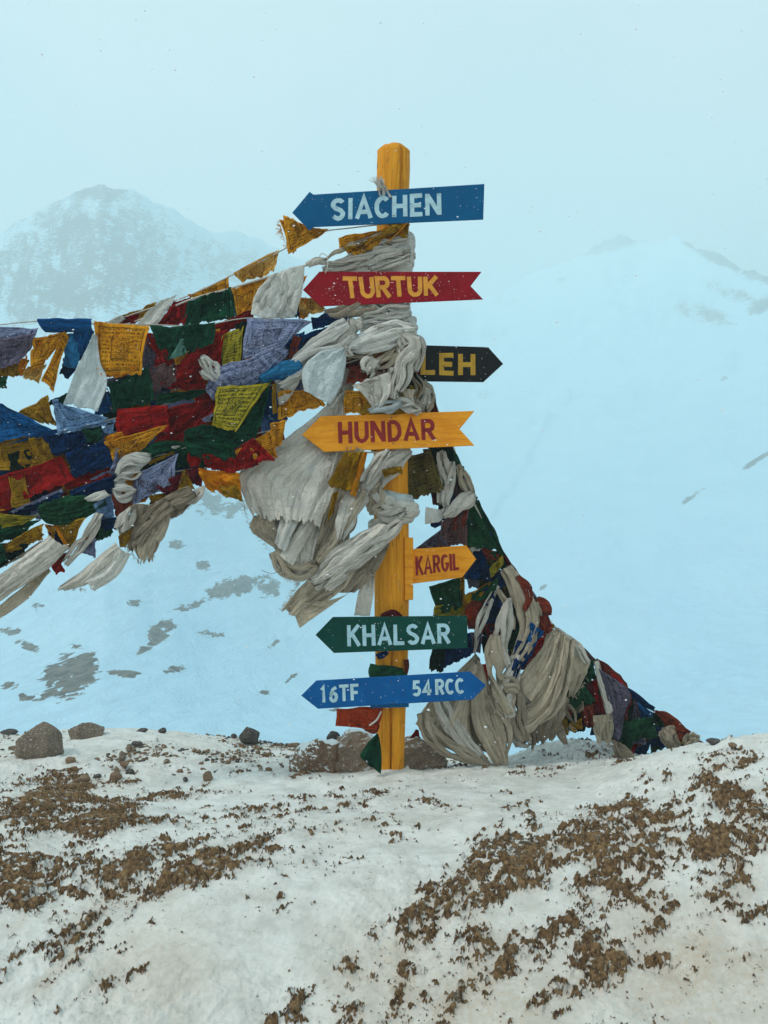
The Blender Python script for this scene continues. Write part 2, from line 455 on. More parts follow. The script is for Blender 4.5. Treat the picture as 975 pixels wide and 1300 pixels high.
M_blue2 = mat_paint('bright_blue_paint', (0.001, 0.082, 0.27), (0.002, 0.105, 0.32))
M_red = mat_paint('dark_red_paint', (0.30, 0.004, 0.013), (0.21, 0.003, 0.010), chip=(.75, .45, .38), amount=.02)
M_black = mat_paint('black_paint', (0.008, 0.009, 0.010), (0.015, 0.015, 0.015))
M_orange = mat_paint('orange_yellow_paint', (0.90, 0.36, 0.022), (0.82, 0.29, 0.014), wood=(0.68, 0.20, 0.008), chip=(.85, .7, .4))
M_green = mat_paint('dark_green_paint', (0.001, 0.045, 0.034), (0.002, 0.060, 0.043))
def mat_letter(name, c, worn, thr=.60):
    g = NT(name)
    v = g.coord(scale=(1, 1, 1)); v2 = g.coord(scale=(.25, 1, 1), rot=(0, .7, 0))
    a = g.ramp(g.noise(v, 38, 5, .65, .6), thr, thr + .09); b = g.ramp(g.noise(v2, 30, 4), .3, .7)
    col = g.mix(b, c, tuple(x * .78 for x in c)); col = g.mix(g.math('MULTIPLY', a, .75), col, worn)
    g.bsdf(col, .55, None, .3)
    return g.m
L_pale = mat_letter('pale_blue_lettering', (0.48, 0.70, 0.76), (0.10, 0.25, 0.38))
L_pale2 = mat_letter('blue_white_lettering', (0.42, 0.66, 0.74), (0.08, 0.30, 0.38), .62)
L_orange = mat_letter('orange_lettering', (0.80, 0.33, 0.03), (0.55, 0.18, 0.03), .62)
L_mustard = mat_letter('mustard_lettering', (0.62, 0.34, 0.02), (0.16, 0.09, 0.02), .56)
L_red = mat_letter('dark_red_lettering', (0.30, 0.012, 0.010), (0.42, 0.09, 0.02), .66)
def mat_metal():
    g = NT('rusty_nail'); g.bsdf((0.05, 0.03, 0.025), .5, None, .5); return g.m
M_nail = mat_metal()

root = empty('signpost', (P(497, 980, POST_Y).x, POST_Y, gz(.0, 4.0) - .02), 'tall yellow wooden signpost with seven painted arrow boards, standing in snow among rocks', 'signpost')
def build_post():
    # rows: py, centre px, half width px, crack azimuth (radians from facing camera, + right), crack depth
    prof = [(188,499.5,15,.55,.0),(190,499.5,19,.55,.16),(196,499.5,19.8,.55,.20),(240,499,20,.5,.16),(330,498,20,.3,.05),(500,496.5,21,.1,.0),(600,496,21.5,.1,.0),(700,497,21.5,.1,.0),
            (780,497.2,21.2,.05,.0),(825,497.2,20.5,.02,.12),(860,497,19.6,0,.32),(900,496.6,18.2,-.02,.36),(940,496.2,17.2,-.03,.36),(975,495.8,16.4,-.04,.36),(1000,495.6,16.2,-.05,.34)]
    n = 72; rows = spline([list(p) for p in prof], 150)
    ph = np.linspace(0, 2 * np.pi, n, endpoint=False)
    V = []
    for k, (py, cx, hw, ca, cd) in enumerate(rows):
        c = P(cx, py, POST_Y)
        r = hw / F * POST_Y * 1.02
        # rounded square section, adzed flats
        sq = (np.abs(np.cos(ph)) ** 3.2 + np.abs(np.sin(ph)) ** 3.2) ** (-1 / 3.2)
        rad = r * (.86 + .14 * sq) * (1 + .012 * noise2(ph * 2 + 0 * ph, py / 40 + 0 * ph, 3) + .006 * noise2(ph * 6, py / 9 + 0 * ph, 4))
        a = np.angle(np.exp(1j * (ph - (-np.pi / 2 + ca + .04 * math.sin(py / 37)))))
        rad = rad - r * max(cd, 0) * np.exp(-(a / .055) ** 2) * 1.9
        a2 = np.angle(np.exp(1j * (ph - (-np.pi / 2 + .95))))
        rad = rad - r * .05 * np.exp(-(a2 / .05) ** 2) * max(0, math.sin(py / 60))
        top = 0
        if k == 0: rad = rad * .97
        V.append(np.stack([c.x + rad * np.cos(ph), POST_Y + rad * np.sin(ph), c.z + .006 * noise2(np.cos(ph) * 2, np.sin(ph) * 2, 9) * (k < 12)], -1))
    nV = len(rows)
    V = np.concatenate(V)
    cen = P(499.5, 186.5, POST_Y)
    V = np.vstack([V, [[cen.x, POST_Y, cen.z]]])
    Fq = grid_faces(n, nV, True)[:, ::-1]
    cap = np.array([[i, (i + 1) % n, len(V) - 1, len(V) - 1] for i in range(n)])
    me_f = [tuple(f) for f in Fq] + [tuple(f[:3]) for f in cap]
    me = bpy.data.meshes.new('post')
    me.from_pydata([tuple(v - np.array(root.location)) for v in V], [], me_f)
    for p in me.polygons: p.use_smooth = p.index < len(Fq)
    me.materials.append(M_post)
    link(bpy.data.objects.new('post', me), root)
build_post()

def board_mesh(name, outline, d, mat, parent, thick=.020, tilt=0.0):
    """flat board from a pixel outline, real thickness, small bevel; tilt = depth change per pixel to the right"""
    n = len(outline)
    o = np.array(outline, float)
    cx, cy_ = o.mean(0)
    def ring(inset, dd):
        c = o.mean(0)
        res = []
        for i in range(n):
            p0, p1, p2 = o[i - 1], o[i], o[(i + 1) % n]
            a = (p1 - p0) / np.linalg.norm(p1 - p0); b = (p2 - p1) / np.linalg.norm(p2 - p1)
            na = np.array([-a[1], a[0]]); nb = np.array([-b[1], b[0]])
            m = na + nb; m = m / max(.25, (m @ m)) * 2 * inset
            q = p1 + m
            res.append(P(q[0], q[1], dd + tilt * (q[0] - 497)))
        return res
    # outline runs clockwise on screen -> inward normal is (-ay, ax)
    rings = [ring(.7, d), ring(0, d + .0025), ring(0, d + thick - .002), ring(.7, d + thick)]
    V = [v for r in rings for v in r]
    V = [tuple(v - parent.location) for v in V]
    Fc = [tuple(reversed(range(n)))]
    for k in range(3):
        for i in range(n):
            j = (i + 1) % n
            Fc.append((k * n + i, k * n + j, (k + 1) * n + j, (k + 1) * n + i))
    Fc.append(tuple(range(3 * n, 4 * n)))
    me = bpy.data.meshes.new(name); me.from_pydata(V, [], Fc); me.materials.append(mat)
    me.validate(); me.update()
    import bmesh
    bm = bmesh.new(); bm.from_mesh(me); bmesh.ops.recalc_face_normals(bm, faces=bm.faces); bm.to_mesh(me); bm.free()
    return link(bpy.data.objects.new(name, me), parent)

def arc(cx, cy_, rx, ry, a0, a1, n=12):
    return [(cx + rx * math.cos(math.radians(a0 + (a1 - a0) * i / n)), cy_ - ry * math.sin(math.radians(a0 + (a1 - a0) * i / n))) for i in range(n + 1)]
# unit glyphs: x 0..1, y 0 (top)..1 (bottom); strokes are centre lines inset by half the brush
GL = {
 'I': [[(.5, 0), (.5, 1)]],
 'L': [[(.1, 0), (.1, .93), (1, .93)]],
 'T': [[(0, .07), (1, .07)], [(.5, .1), (.5, 1)]],
 'H': [[(.12, 0), (.12, 1)], [(.88, 0), (.88, 1)], [(.12, .5), (.88, .5)]],
 'E': [[(1, .07), (.12, .07), (.12, .93), (1, .93)], [(.12, .5), (.9, .5)]],
 'F': [[(1, .07), (.12, .07), (.12, 1)], [(.12, .52), (.85, .52)]],
 'N': [[(.1, 1), (.1, 0)], [(.12, .05), (.88, .95)], [(.9, 0), (.9, 1)]],
 'K': [[(.12, 0), (.12, 1)], [(.92, 0), (.16, .56)], [(.36, .42), (.95, 1)]],
 'A': [[(.06, 1), (.5, .03), (.94, 1)], [(.2, .68), (.8, .68)]],
 'U': [[(.1, 0)] + arc(.5, .62, .4, .31, 180, 360) + [(.9, 0)]],
 'R': [[(.12, 1), (.12, .07), (.55, .07)] + arc(.58, .29, .3, .22, 90, -90, 10) + [(.12, .51)], [(.5, .52), (.95, 1)]],
 'D': [[(.12, .07), (.12, .93), (.4, .93)] + arc(.42, .5, .46, .43, -80, 80, 14) + [(.12, .07)]],
 'S': [arc(.5, .28, .38, .21, 25, 190, 10) + [(.3, .44), (.7, .55)] + arc(.5, .72, .38, .21, 10, -155, 10)],
 'C': [arc(.55, .5, .45, .43, 45, 315, 18)],
 'G': [arc(.53, .5, .43, .43, 48, 340, 18) + [(.93, .55), (.58, .55)]],
 '1': [[(.1, .22), (.55, .04), (.55, 1)]],
 '6': [[(.85, .1), (.45, .22), (.17, .55)] + arc(.5, .7, .36, .24, 170, -190, 18)],
 '5': [[(.9, .07), (.22, .07), (.18, .46)] + arc(.45, .68, .4, .25, 118, -145, 14)],
 '4': [[(.95, .72), (.05, .72), (.62, .03), (.62, 1)]],
}
def letter_mesh(ch, quad, d, tilt, brush, mat, parent, jit):
    tl, tr, br, bl = [np.array(q, float) for q in quad]
    V, Fc = [], []
    for si, st in enumerate(GL[ch]):
        pts = []
        for (u, v) in st:
            u2, v2 = u + jit.uniform(-.012, .012), v + jit.uniform(-.01, .01)
            pts.append(tl * (1-u2)*(1-v2) + tr * u2*(1-v2) + br * u2*v2 + bl * (1-u2)*v2)
        n = len(pts)
        if n == 2:   # subdivide so the brush edge can wobble
            pts = [pts[0] * (1 - t) + pts[1] * t for t in np.linspace(0, 1, 5)]; n = 5
        L, R = [], []
        for i in range(n):
            a = pts[i] - pts[i-1] if i > 0 else pts[1] - pts[0]
            b = pts[i+1] - pts[i] if i < n - 1 else a
            a = a / (np.linalg.norm(a) + 1e-9); b = b / (np.linalg.norm(b) + 1e-9)
            na = np.array([-a[1], a[0]]); nb = np.array([-b[1], b[0]])
            m = na + nb; m = m / max(.55, m @ m) * 2
            hb = brush / 2 * (1 + jit.uniform(-.05, .05))
            L.append(pts[i] + m * hb); R.append(pts[i] - m * hb)
        dd = d - .0012 - .0003 * si
        b0 = len(V)
        for q in L + R: V.append(P(q[0], q[1], dd + tilt * (q[0] - 497)))
        for q in L + R: V.append(P(q[0], q[1], d + .0010 + tilt * (q[0] - 497)))
        for i in range(n - 1):
            Fc.append((b0+i, b0+i+1, b0+n+i+1, b0+n+i))
            Fc.append((b0+i, b0+2*n+i, b0+2*n+i+1, b0+i+1)); Fc.append((b0+n+i, b0+n+i+1, b0+3*n+i+1, b0+3*n+i))
        for e in (0, n - 1):
            Fc.append((b0+e, b0+n+e, b0+3*n+e, b0+2*n+e))
    V = [tuple(v - parent.parent.location) for v in V]
    me = bpy.data.meshes.new('letter'); me.from_pydata(V, [], Fc); me.materials.append(mat)
    import bmesh
    bm = bmesh.new(); bm.from_mesh(me); bmesh.ops.recalc_face_normals(bm, faces=bm.faces); bm.to_mesh(me); bm.free()
    return link(bpy.data.objects.new('letter' if ch.isalpha() else 'digit', me), parent)

WID = {'I': .30, 'L': .8, 'T': 1, 'H': 1, 'E': .82, 'F': .82, 'N': 1.02, 'K': 1.0, 'A': 1.08, 'U': .98, 'R': .96, 'D': 1, 'S': .92, 'C': .95, 'G': .98, '1': .5, '6': .85, '5': .85, '4': .95}
def nail(px, py, d, parent):
    n = 8; c = P(px, py, d)
    V = [(c.x + .0035 * math.cos(k * math.tau / n), c.y - .002, c.z + .0035 * math.sin(k * math.tau / n)) for k in range(n)] + \
        [(c.x + .0045 * math.cos(k * math.tau / n), c.y + .002, c.z + .0045 * math.sin(k * math.tau / n)) for k in range(n)]
    V = [tuple(Vector(v) - root.location) for v in V]
    Fc = [tuple(range(n))] + [(k, (k + 1) % n, n + (k + 1) % n, n + k) for k in range(n)]
    me = bpy.data.meshes.new('nail'); me.from_pydata(V, [], Fc); me.materials.append(M_nail)
    link(bpy.data.objects.new('nail', me), parent)

def arrow_board(label, outline, d, mat, texts, lmat, tilt=0.0, nails=()):
    b = board_mesh('arrow_board', outline, d, mat, root, tilt=tilt)
    b['label'] = label
    jit = random.Random(label)
    for text, quad, brush, gap in texts:
        tl, tr, br, bl = [np.array(q, float) for q in quad]
        ws = [WID[c] for c in text]; tot = sum(ws) + gap * (len(text) - 1); u = 0
        for ch, wv in zip(text, ws):
            u0, u1 = u / tot, (u + wv) / tot
            if ch == 'I': pass
            q = [tl*(1-u0)+tr*u0, tl*(1-u1)+tr*u1, bl*(1-u1)+br*u1, bl*(1-u0)+br*u0]
            letter_mesh(ch, q, d, tilt, brush, lmat, b, jit)
            u += wv + gap
    for (nx, ny) in nails: nail(nx, ny, d + tilt * (nx - 497), b)

DB = 3.845
arrow_board('deep blue board with pale blue lettering pointing left', [(371,270),(393,243.5),(398,247),(615,233.5),(613.5,279),(398,288.5),(393,293)], DB, M_blue,
            [('SIACHEN', [(421,253),(559,245),(559.5,272.5),(420.5,279.5)], 5.6, .26)], L_pale, .00012, [(497,252),(500,274)])
arrow_board('dark red board with orange lettering and a notched tail', [(384.5,368),(405.5,344.8),(611.4,345),(597.5,363.3),(613.4,380.3),(407,389.2)], DB, M_red,
            [('TURTUK', [(435,351.8),(555.5,350.8),(556,375),(439,379)], 5.4, .17)], L_orange, -.0001, [(497,350),(497,383)])
arrow_board('black board with mustard lettering pointing right behind the scarves', [(512,484),(512,437.5),(619.8,440.8),(638.8,462),(613.5,485.3)], 3.985, M_black,
            [('LEH', [(535.5,449),(603,449.5),(603,476.5),(535.5,474.5)], 6.2, .3)], L_mustard, .0001)
arrow_board('orange yellow board with dark red lettering and a notched tail', [(383.5,552),(407.3,528.3),(602.5,521.6),(583.5,544.8),(602.5,565.8),(411.5,573.8)], DB - .01, M_orange,
            [('HUNDAR', [(429.5,535.5),(551,532.5),(552,558),(430.5,563)], 5.2, .24)], L_red, .0001, [(497,530),(499,563)])
arrow_board('short orange yellow board with narrow red lettering pointing right', [(518,697.3),(592,692.4),(604.5,710),(586.7,733.2),(518,741.8)], 3.965, M_orange,
            [('KARGIL', [(527.8,706.5),(582,702.5),(583,723),(528.5,730.8)], 3.3, .26)], L_red, .0)
arrow_board('dark green board with pale blue lettering pointing left', [(400.5,806),(422.5,783.2),(593.2,781.6),(593.4,822.9),(424,829)], DB, M_green,
            [('KHALSAR', [(441,793.5),(570,792.3),(571,816.6),(441.5,820.5)], 4.8, .26)], L_pale2, .0001, [(497,788),(498,822)])
arrow_board('bright blue double ended board with two pale inscriptions', [(382.3,883),(401.5,863.8),(596.3,852.4),(617.2,870),(600,888.2),(403.7,899.8)], DB, M_blue2,
            [('16', [(407.5,871.5),(428,870.5),(428.5,891),(408,892)], 4.0, .42), ('TF', [(430.5,869.8),(455,868.3),(456,888.5),(431,890.5)], 4.0, .25),
             ('54', [(524,864.5),(548,863.3),(548.5,882.5),(524.5,883.5)], 3.9, .3), ('RCC', [(553,862.8),(588,861.2),(589,880),(553.5,882.3)], 3.9, .28)], L_pale, .0001, [(497,866),(498,893)])
# battens nailed to the post
bt = board_mesh('batten', [(513.4,682),(524.6,682.6),(524.6,761.5),(514,762)], 3.925, M_orange, root, .05); bt['label'] = 'short upright batten beside the post'
bt2 = board_mesh('batten', [(470,858),(519,857),(519,897.8),(470,899)], 3.868, M_blue, root, .045); bt2['label'] = 'blue backing block behind the lowest board'

# ---------------------------------------------------------------- cloth
def mat_cloth(name, c, ink=None, c2=None, rows=13, thin=.36, bold=.5, gather=False):
    g = NT(name)
    c2 = c2 or tuple(x * .72 for x in c)
    v = g.coord('Object'); oi = g.n('ShaderNodeObjectInfo').outputs['Random']
    blot = g.noise(v, 8, 5, .6); fine = g.noise(v, 120, 3, .6)
    col = g.mix(g.ramp(blot, .3, .7), c, c2)
    stain = g.ramp(g.noise(g.coord('Object', loc=(5, 1, 2)), 5, 6, .65), .56, .76)
    col = g.mix(g.math('MULTIPLY', stain, .42), col, tuple(x * .45 + y * .12 for x, y in zip(c, (.5, .42, .32))))
    if ink:
        uv = g.n('ShaderNodeUVMap'); uv.uv_map = 'uv'
        sep = g.n('ShaderNodeSeparateXYZ'); g.l(uv.outputs[0], sep.inputs[0])
        x, y = sep.outputs[0], sep.outputs[1]
        ofs = g.n('ShaderNodeCombineXYZ'); g.l(g.math('MULTIPLY', oi, 37.0), ofs.inputs[0]); g.l(g.math('MULTIPLY', oi, 11.0), ofs.inputs[1])
        add = g.n('ShaderNodeVectorMath', operation='ADD'); g.l(uv.outputs[0], add.inputs[0]); g.l(ofs.outputs[0], add.inputs[1])
        mp = g.n('ShaderNodeMapping'); g.l(add.outputs[0], mp.inputs[0]); mp.inputs[3].default_value = (34, rows * 1.6, 1)
        strokes = g.ramp(g.noise(mp.outputs[0], 1.0, 3, .6), bold - .03, bold + .03)
        fr = g.math('FRACT', g.math('MULTIPLY', y, float(rows)))
        row = g.math('MULTIPLY', g.math('GREATER_THAN', fr, .22), g.math('LESS_THAN', fr, .82))
        text = g.math('MULTIPLY', strokes, row)
        def box(cx, cy_, hx, hy, t):
            dx = g.math('SUBTRACT', g.math('ABSOLUTE', g.math('SUBTRACT', x, cx)), hx)
            dy = g.math('SUBTRACT', g.math('ABSOLUTE', g.math('SUBTRACT', y, cy_)), hy)
            dm = g.math('MAXIMUM', dx, dy)
            inside = g.math('LESS_THAN', dm, 0.0)
            line = g.math('LESS_THAN', g.math('ABSOLUTE', dm), t)
            return inside, line
        pi_, pl = box(.5, .5, .17, .2, .014)
        oi_, ol = box(.5, .5, .42, .42, .012)
        vor = g.n('ShaderNodeTexVoronoi'); vor.feature = 'DISTANCE_TO_EDGE'; mp2 = g.n('ShaderNodeMapping'); g.l(add.outputs[0], mp2.inputs[0]); g.l(mp2.outputs[0], vor.inputs['Vector']); vor.inputs['Scale'].default_value = 26
        pic = g.math('LESS_THAN', vor.outputs[0], .10)
        body = g.math('ADD', g.math('MULTIPLY', text, g.math('SUBTRACT', 1.0, pi_)), g.math('MULTIPLY', pic, pi_))
        m = g.math('MAXIMUM', g.math('MULTIPLY', body, oi_), g.math('MAXIMUM', pl, ol))
        worn = g.ramp(g.noise(v, 22, 3), .28, .5)
        col = g.mix(g.math('MULTIPLY', g.math('MULTIPLY', m, worn), .82), col, ink)
    h = g.math('ADD', g.math('MULTIPLY', g.math('ABSOLUTE', g.math('SUBTRACT', g.noise(v, 21, 4, .55, 1.0), .5)), 3.2), g.math('MULTIPLY', fine, .30))
    if gather:
        mpg = g.n('ShaderNodeMapping'); uvn = g.n('ShaderNodeUVMap'); uvn.uv_map = 'uv'; g.l(uvn.outputs[0], mpg.inputs[0]); mpg.inputs[3].default_value = (6, 1.4, 1)
        cmb = g.n('ShaderNodeVectorMath', operation='ADD'); g.l(mpg.outputs[0], cmb.inputs[0])
        wv = g.n('ShaderNodeVectorMath', operation='SCALE'); g.l(v, wv.inputs[0]); wv.inputs['Scale'].default_value = 10.0; g.l(wv.outputs[0], cmb.inputs[1])
        x_ = g.noise(cmb.outputs[0], 1.0, 4, .6, .5)
        h = g.math('ADD', h, g.math('MULTIPLY', g.math('ABSOLUTE', g.math('SUBTRACT', x_, .5)), 2.2))
    if not gather:
        uvn = g.n('ShaderNodeUVMap'); uvn.uv_map = 'uv'
        oo = g.n('ShaderNodeVectorMath', operation='ADD'); g.l(uvn.outputs[0], oo.inputs[0]); cc = g.n('ShaderNodeCombineXYZ'); g.l(g.math('MULTIPLY', oi, 53.0), cc.inputs[0]); g.l(cc.outputs[0], oo.inputs[1])
        y_ = g.noise(oo.outputs[0], 2.6, 3, .5, .8)
        h = g.math('ADD', h, g.math('MULTIPLY', g.math('ABSOLUTE', g.math('SUBTRACT', y_, .5)), 5.0))
    bmp = g.bump(h, .9 if gather else .8, .010)
    g.bsdf(col, .95, bmp, .02)
    b = g.b
    b.inputs['Sheen Weight'].default_value = .0
    if thin:
        tr = g.n('ShaderNodeBsdfTranslucent'); g.val(tr.inputs[0], col); g.l(bmp, tr.inputs['Normal'])
        mx = g.n('ShaderNodeMixShader'); mx.inputs[0].default_value = thin
        g.l(b.outputs[0], mx.inputs[1]); g.l(tr.outputs[0], mx.inputs[2]); g.l(mx.outputs[0], g.out.inputs[0])
    return g.m

dk = (.03, .018, .012)
M = {
 'y': mat_cloth('yellow_cloth', (.90, .45, .028), (.16, .055, .01), (.80, .35, .016)), 'o': mat_cloth('orange_yellow_cloth', (.86, .35, .012), None, (.75, .25, .008)),
 'p': mat_cloth('pale_yellow_cloth', (.85, .56, .17), (.24, .11, .03), (.82, .46, .09)),
 'l': mat_cloth('olive_yellow_cloth', (.56, .45, .04), (.045, .05, .02), (.46, .37, .025), rows=11, bold=.47), 'u': mat_cloth('mustard_cloth', (.58, .33, .02), (.12, .05, .01), (.44, .23, .015)),
 'L': mat_cloth('plain_mustard_cloth', (.50, .27, .012), None, (.36, .19, .01)), 'q': mat_cloth('olive_brown_cloth', (.16, .12, .03), (.03, .025, .012), (.11, .085, .025), thin=.15),
 'g': mat_cloth('dark_green_cloth', (.012, .080, .038), (.003, .02, .012), (.006, .038, .022), thin=.12), 'G': mat_cloth('green_cloth', (.018, .085, .035), (.006, .03, .015), (.012, .055, .028), thin=.15),
 't': mat_cloth('pale_teal_cloth', (.18, .40, .32), None, thin=.3),
 'r': mat_cloth('dark_red_cloth', (.36, .010, .010), (.09, .003, .004), (.23, .007, .007), thin=.12), 'R': mat_cloth('bright_red_cloth', (.60, .018, .016), None, (.45, .012, .012)),
 'm': mat_cloth('maroon_cloth', (.16, .014, .022), (.05, .006, .01), (.11, .010, .016), thin=.12), 'x': mat_cloth('rust_cloth', (.26, .045, .022), None, (.18, .030, .018), thin=.15),
 'X': mat_cloth('red_orange_cloth', (.62, .085, .02), (.30, .03, .01), (.50, .06, .02)),
 'n': mat_cloth('navy_cloth', (.006, .042, .15), (.002, .008, .03), (.004, .018, .06), thin=.1), 'b': mat_cloth('blue_cloth', (.006, .10, .30), None, (.005, .065, .20), thin=.2),
 'B': mat_cloth('blue_printed_cloth', (.010, .13, .36), (.004, .02, .07), thin=.2), 'c': mat_cloth('light_blue_cloth', (.04, .28, .55), None),
 'v': mat_cloth('lavender_cloth', (.36, .41, .62), (.045, .06, .13), (.33, .35, .50), rows=12), 'V': mat_cloth('faded_purple_cloth', (.22, .19, .27), (.05, .04, .07), (.19, .16, .21)),
 'z': mat_cloth('sky_blue_printed_cloth', (.28, .48, .74), (.03, .07, .18), (.25, .40, .62)), 'D': mat_cloth('deep_green_black_cloth', (.006, .018, .014), None, thin=.05),
 'w': mat_cloth('white_scarf_cloth', (.88, .86, .80), None, (.82, .79, .72), gather=True, thin=.3), 'W': mat_cloth('bluish_white_scarf_cloth', (.75, .81, .81), None, (.68, .74, .73), gather=True, thin=.3),
 'k': mat_cloth('grey_scarf_cloth', (.84, .79, .70), None, (.74, .68, .59), gather=True, thin=.22), 'e': mat_cloth('beige_scarf_cloth', (.66, .56, .42), None, (.54, .445, .32), gather=True, thin=.2),
 'd': mat_cloth('dirty_brown_scarf_cloth', (.42, .34, .255), None, (.32, .255, .185), gather=True, thin=.15), 'M': mat_cloth('faded_maroon_print_cloth', (.24, .13, .13), (.06, .03, .03), (.20, .10, .10)),
}
def mat_cord():
    g = NT('cord_fibre'); g.bsdf((.50, .46, .40), .9, g.bump(g.noise(g.coord(), 300, 2), .5, .002), .1); return g.m
M_cord = mat_cord()

nseed = [100]
def creases(a, v, n, seed, span=2.0, lo=-1.0):
    """sharp valleys running along v with soft billows between them; a is the across coordinate"""
    r = np.random.RandomState(seed)
    h = np.zeros_like(a)
    for k in range(n):
        c0 = lo + span * (k + .5 + r.uniform(-.38, .38)) / n
        c = c0 + .30 * span / n * noise2(v * r.uniform(1.5, 3.2) + k * 7.3, v * 0, seed + k) + r.uniform(-.3, .3) * span / n * (v - .5)
        w_ = span / n * r.uniform(.16, .38)
        amp = r.uniform(.45, 1.0) * np.clip(.62 + .75 * noise2(v * r.uniform(1.5, 3.5) + 9.1 * k, v * 0 + 4, seed + 50 + k), 0, 1.2)
        x = a - c
        x = np.where(x > 0, x * r.uniform(.8, 1.7), x)
        h -= amp * np.exp(-np.abs(x) / w_)
    return h + .35

def sheet(name, Lp, Rp, d, mat, parent=None, d1=None, dr=0.0, pleats=3, amp=.006, bulge=.0, tube=False, rag=0.0, flat=.5, wob=.8, ang=0.0, res=.75, hem=0.0, smoothp=True, noise_amp=.9, sag=0.0, ret=False, ribs=None):
    """cloth between two edge lines given in pixel columns/rows at depth d (d1 at the far end, +dr at the right edge)"""
    global_ret = ret
    nseed[0] += 7; seed = nseed[0]
    Lp = np.array(Lp, float)[:, :2]; Rp = np.array(Rp, float)[:, :2]
    ll = max(np.linalg.norm(np.diff(Lp, axis=0), axis=1).sum() if len(Lp) > 1 else 0, np.linalg.norm(np.diff(Rp, axis=0), axis=1).sum() if len(Rp) > 1 else 0)
    nv = int(np.clip(ll * res, 8, 130))
    L = spline(Lp, nv); R = spline(Rp, nv)
    wd = np.linalg.norm(L - R, axis=1)
    nu = int(np.clip(max(wd.max() * res, pleats * 6) * (2.0 if tube else 1), 9, 150))
    v = np.linspace(0, 1, nv)[:, None]
    d1 = d if d1 is None else d1
    dd = d * (1 - v) + d1 * v
    if tube:
        ph = np.linspace(0, 2 * np.pi, nu, endpoint=False)[None, :]
        lat = -np.cos(ph) * (1 - .0 * ph); front = np.sin(ph)
        a = ph / np.pi - 1 + 0 * v; vv = v + 0 * ph
        h = creases(a, vv + 0, pleats * 2, seed) * 1.3 + .25 * creases(a, vv, pleats * 5, seed + 991)
        endt = np.minimum(1, np.minimum((v + .02) * 14, (1.02 - v) * 14)) ** .5
        wl = (wd / F * (d + d1) / 2)[:, None]
        hA = np.minimum(amp, wl / pleats * 1.3) * h
        u01 = (lat * (1 + hA / (wl + 1e-4) * .6) + 1) / 2
        off = -(front * (flat * wl * .5 * np.where(front > 0, 1, .6)) + np.sign(front) * np.minimum(1, np.abs(front) * 3) * hA)
        nz = noise2(a * 6, vv * max(2, ll / 25), seed + 3) * amp * noise_amp
        off = off - nz * np.sign(front)
        off = off - np.sign(front) * np.minimum(amp, wl * .25) * .75 * fbm(a * 4 + vv * 3, vv * ll / 13 + a * 1.5, 3, seed + 31, ridged=True)
        U = u01
    else:
        u = np.linspace(-1, 1, nu)[None, :]
        vv = v + 0 * u; uu = u + 0 * v
        t = math.radians(ang)
        a = uu * math.cos(t) + (vv * 2 - 1) * math.sin(t); b = (vv * 2 - 1) * math.cos(t) - uu * math.sin(t)
        h = creases(a, b * .5 + .5, pleats, seed) + .4 * creases(a, b * .5 + .5, pleats * 3, seed + 991) * .6 if pleats else 0 * uu
        wl = (wd / F * (d + d1) / 2)[:, None]
        Aa = amp if pleats < 5 else np.minimum(amp, wl / pleats * 1.0)
        off = -Aa * h - amp * noise_amp * fbm(uu * 1.7, vv * 2.1, 3, seed + 1) * 1.6
        off = off - bulge * np.sqrt(np.clip(1 - uu ** 2, 0, 1))
        off = off - .0035 * fbm(uu * wd.max() / 22 + vv * 2, vv * ll / 18 - uu, 3, seed + 31, ridged=True)
        U = (uu + 1) / 2
    # in-plane waviness of the edges
    wx = noise2(vv * ll / 16, U * 2, seed + 5) * wob; wy = noise2(vv * ll / 13, U * wd.max() / 16 + 3, seed + 6) * wob
    X = L[:, 0][:, None] * (1 - U) + R[:, 0][:, None] * U + wx
    Y = L[:, 1][:, None] * (1 - U) + R[:, 1][:, None] * U + wy
    if sag:
        Y = Y + sag * 4 * U * (1 - U) * v
    if rag:
        tdir = np.gradient((L + R) / 2, axis=0); tdir /= np.linalg.norm(tdir, axis=1)[:, None] + 1e-9
        rr = (noise2(U * wd.max() / 5, vv * 0, seed + 8) + .6 * noise2(U * wd.max() / 1.8, vv * 0, seed + 9)) * rag * np.clip((v - .8) / .2, 0, 1)
        X = X + tdir[:, 0][:, None] * rr; Y = Y + tdir[:, 1][:, None] * rr
    D = dd + dr * U + off
    # keep the outline while displacing in depth: points are placed for their undisplaced depth
    base = PA(X, Y, (dd + dr * U) + 0 * X)
    base[..., 1] = D
    V = base.reshape(-1, 3)
    uv = np.stack([U + 0 * vv, 1 - vv], -1).reshape(-1, 2)
    Fq = grid_faces(nu, nv, tube)
    if tube: Fq = Fq[:, ::-1]
    if not tube:
        # thickness: a second layer, welded all round the rim
        N = len(V); th = .0016
        V2 = V.copy(); V2[:, 1] += th
        idx = np.arange(N).reshape(nv, nu)
        rim = np.concatenate([idx[0, :], idx[1:, -1], idx[-1, ::-1][1:], idx[::-1, 0][1:-1]])
        rn = np.roll(rim, -1)
        side = np.stack([rim, rn, rn + N, rim + N], -1)
        V = np.vstack([V, V2]); uv = np.vstack([uv, uv])
        Fq = np.vstack([Fq[:, ::-1], Fq + N, side])
    else:
        c0 = len(V); V = np.vstack([V, V[:nu].mean(0), V[-nu:].mean(0)]); uv = np.vstack([uv, [[.5, 1], [.5, 0]]])
        i = np.arange(nu); j = (i + 1) % nu
        capA = np.stack([i, j, j * 0 + c0, j * 0 + c0], -1); o_ = (nv - 1) * nu
        V, uv = V, uv
        tri = [(int(p), int(q), c0) for p, q in zip(i, j)] + [(int(q) + o_, int(p) + o_, c0 + 1) for p, q in zip(i, j)]
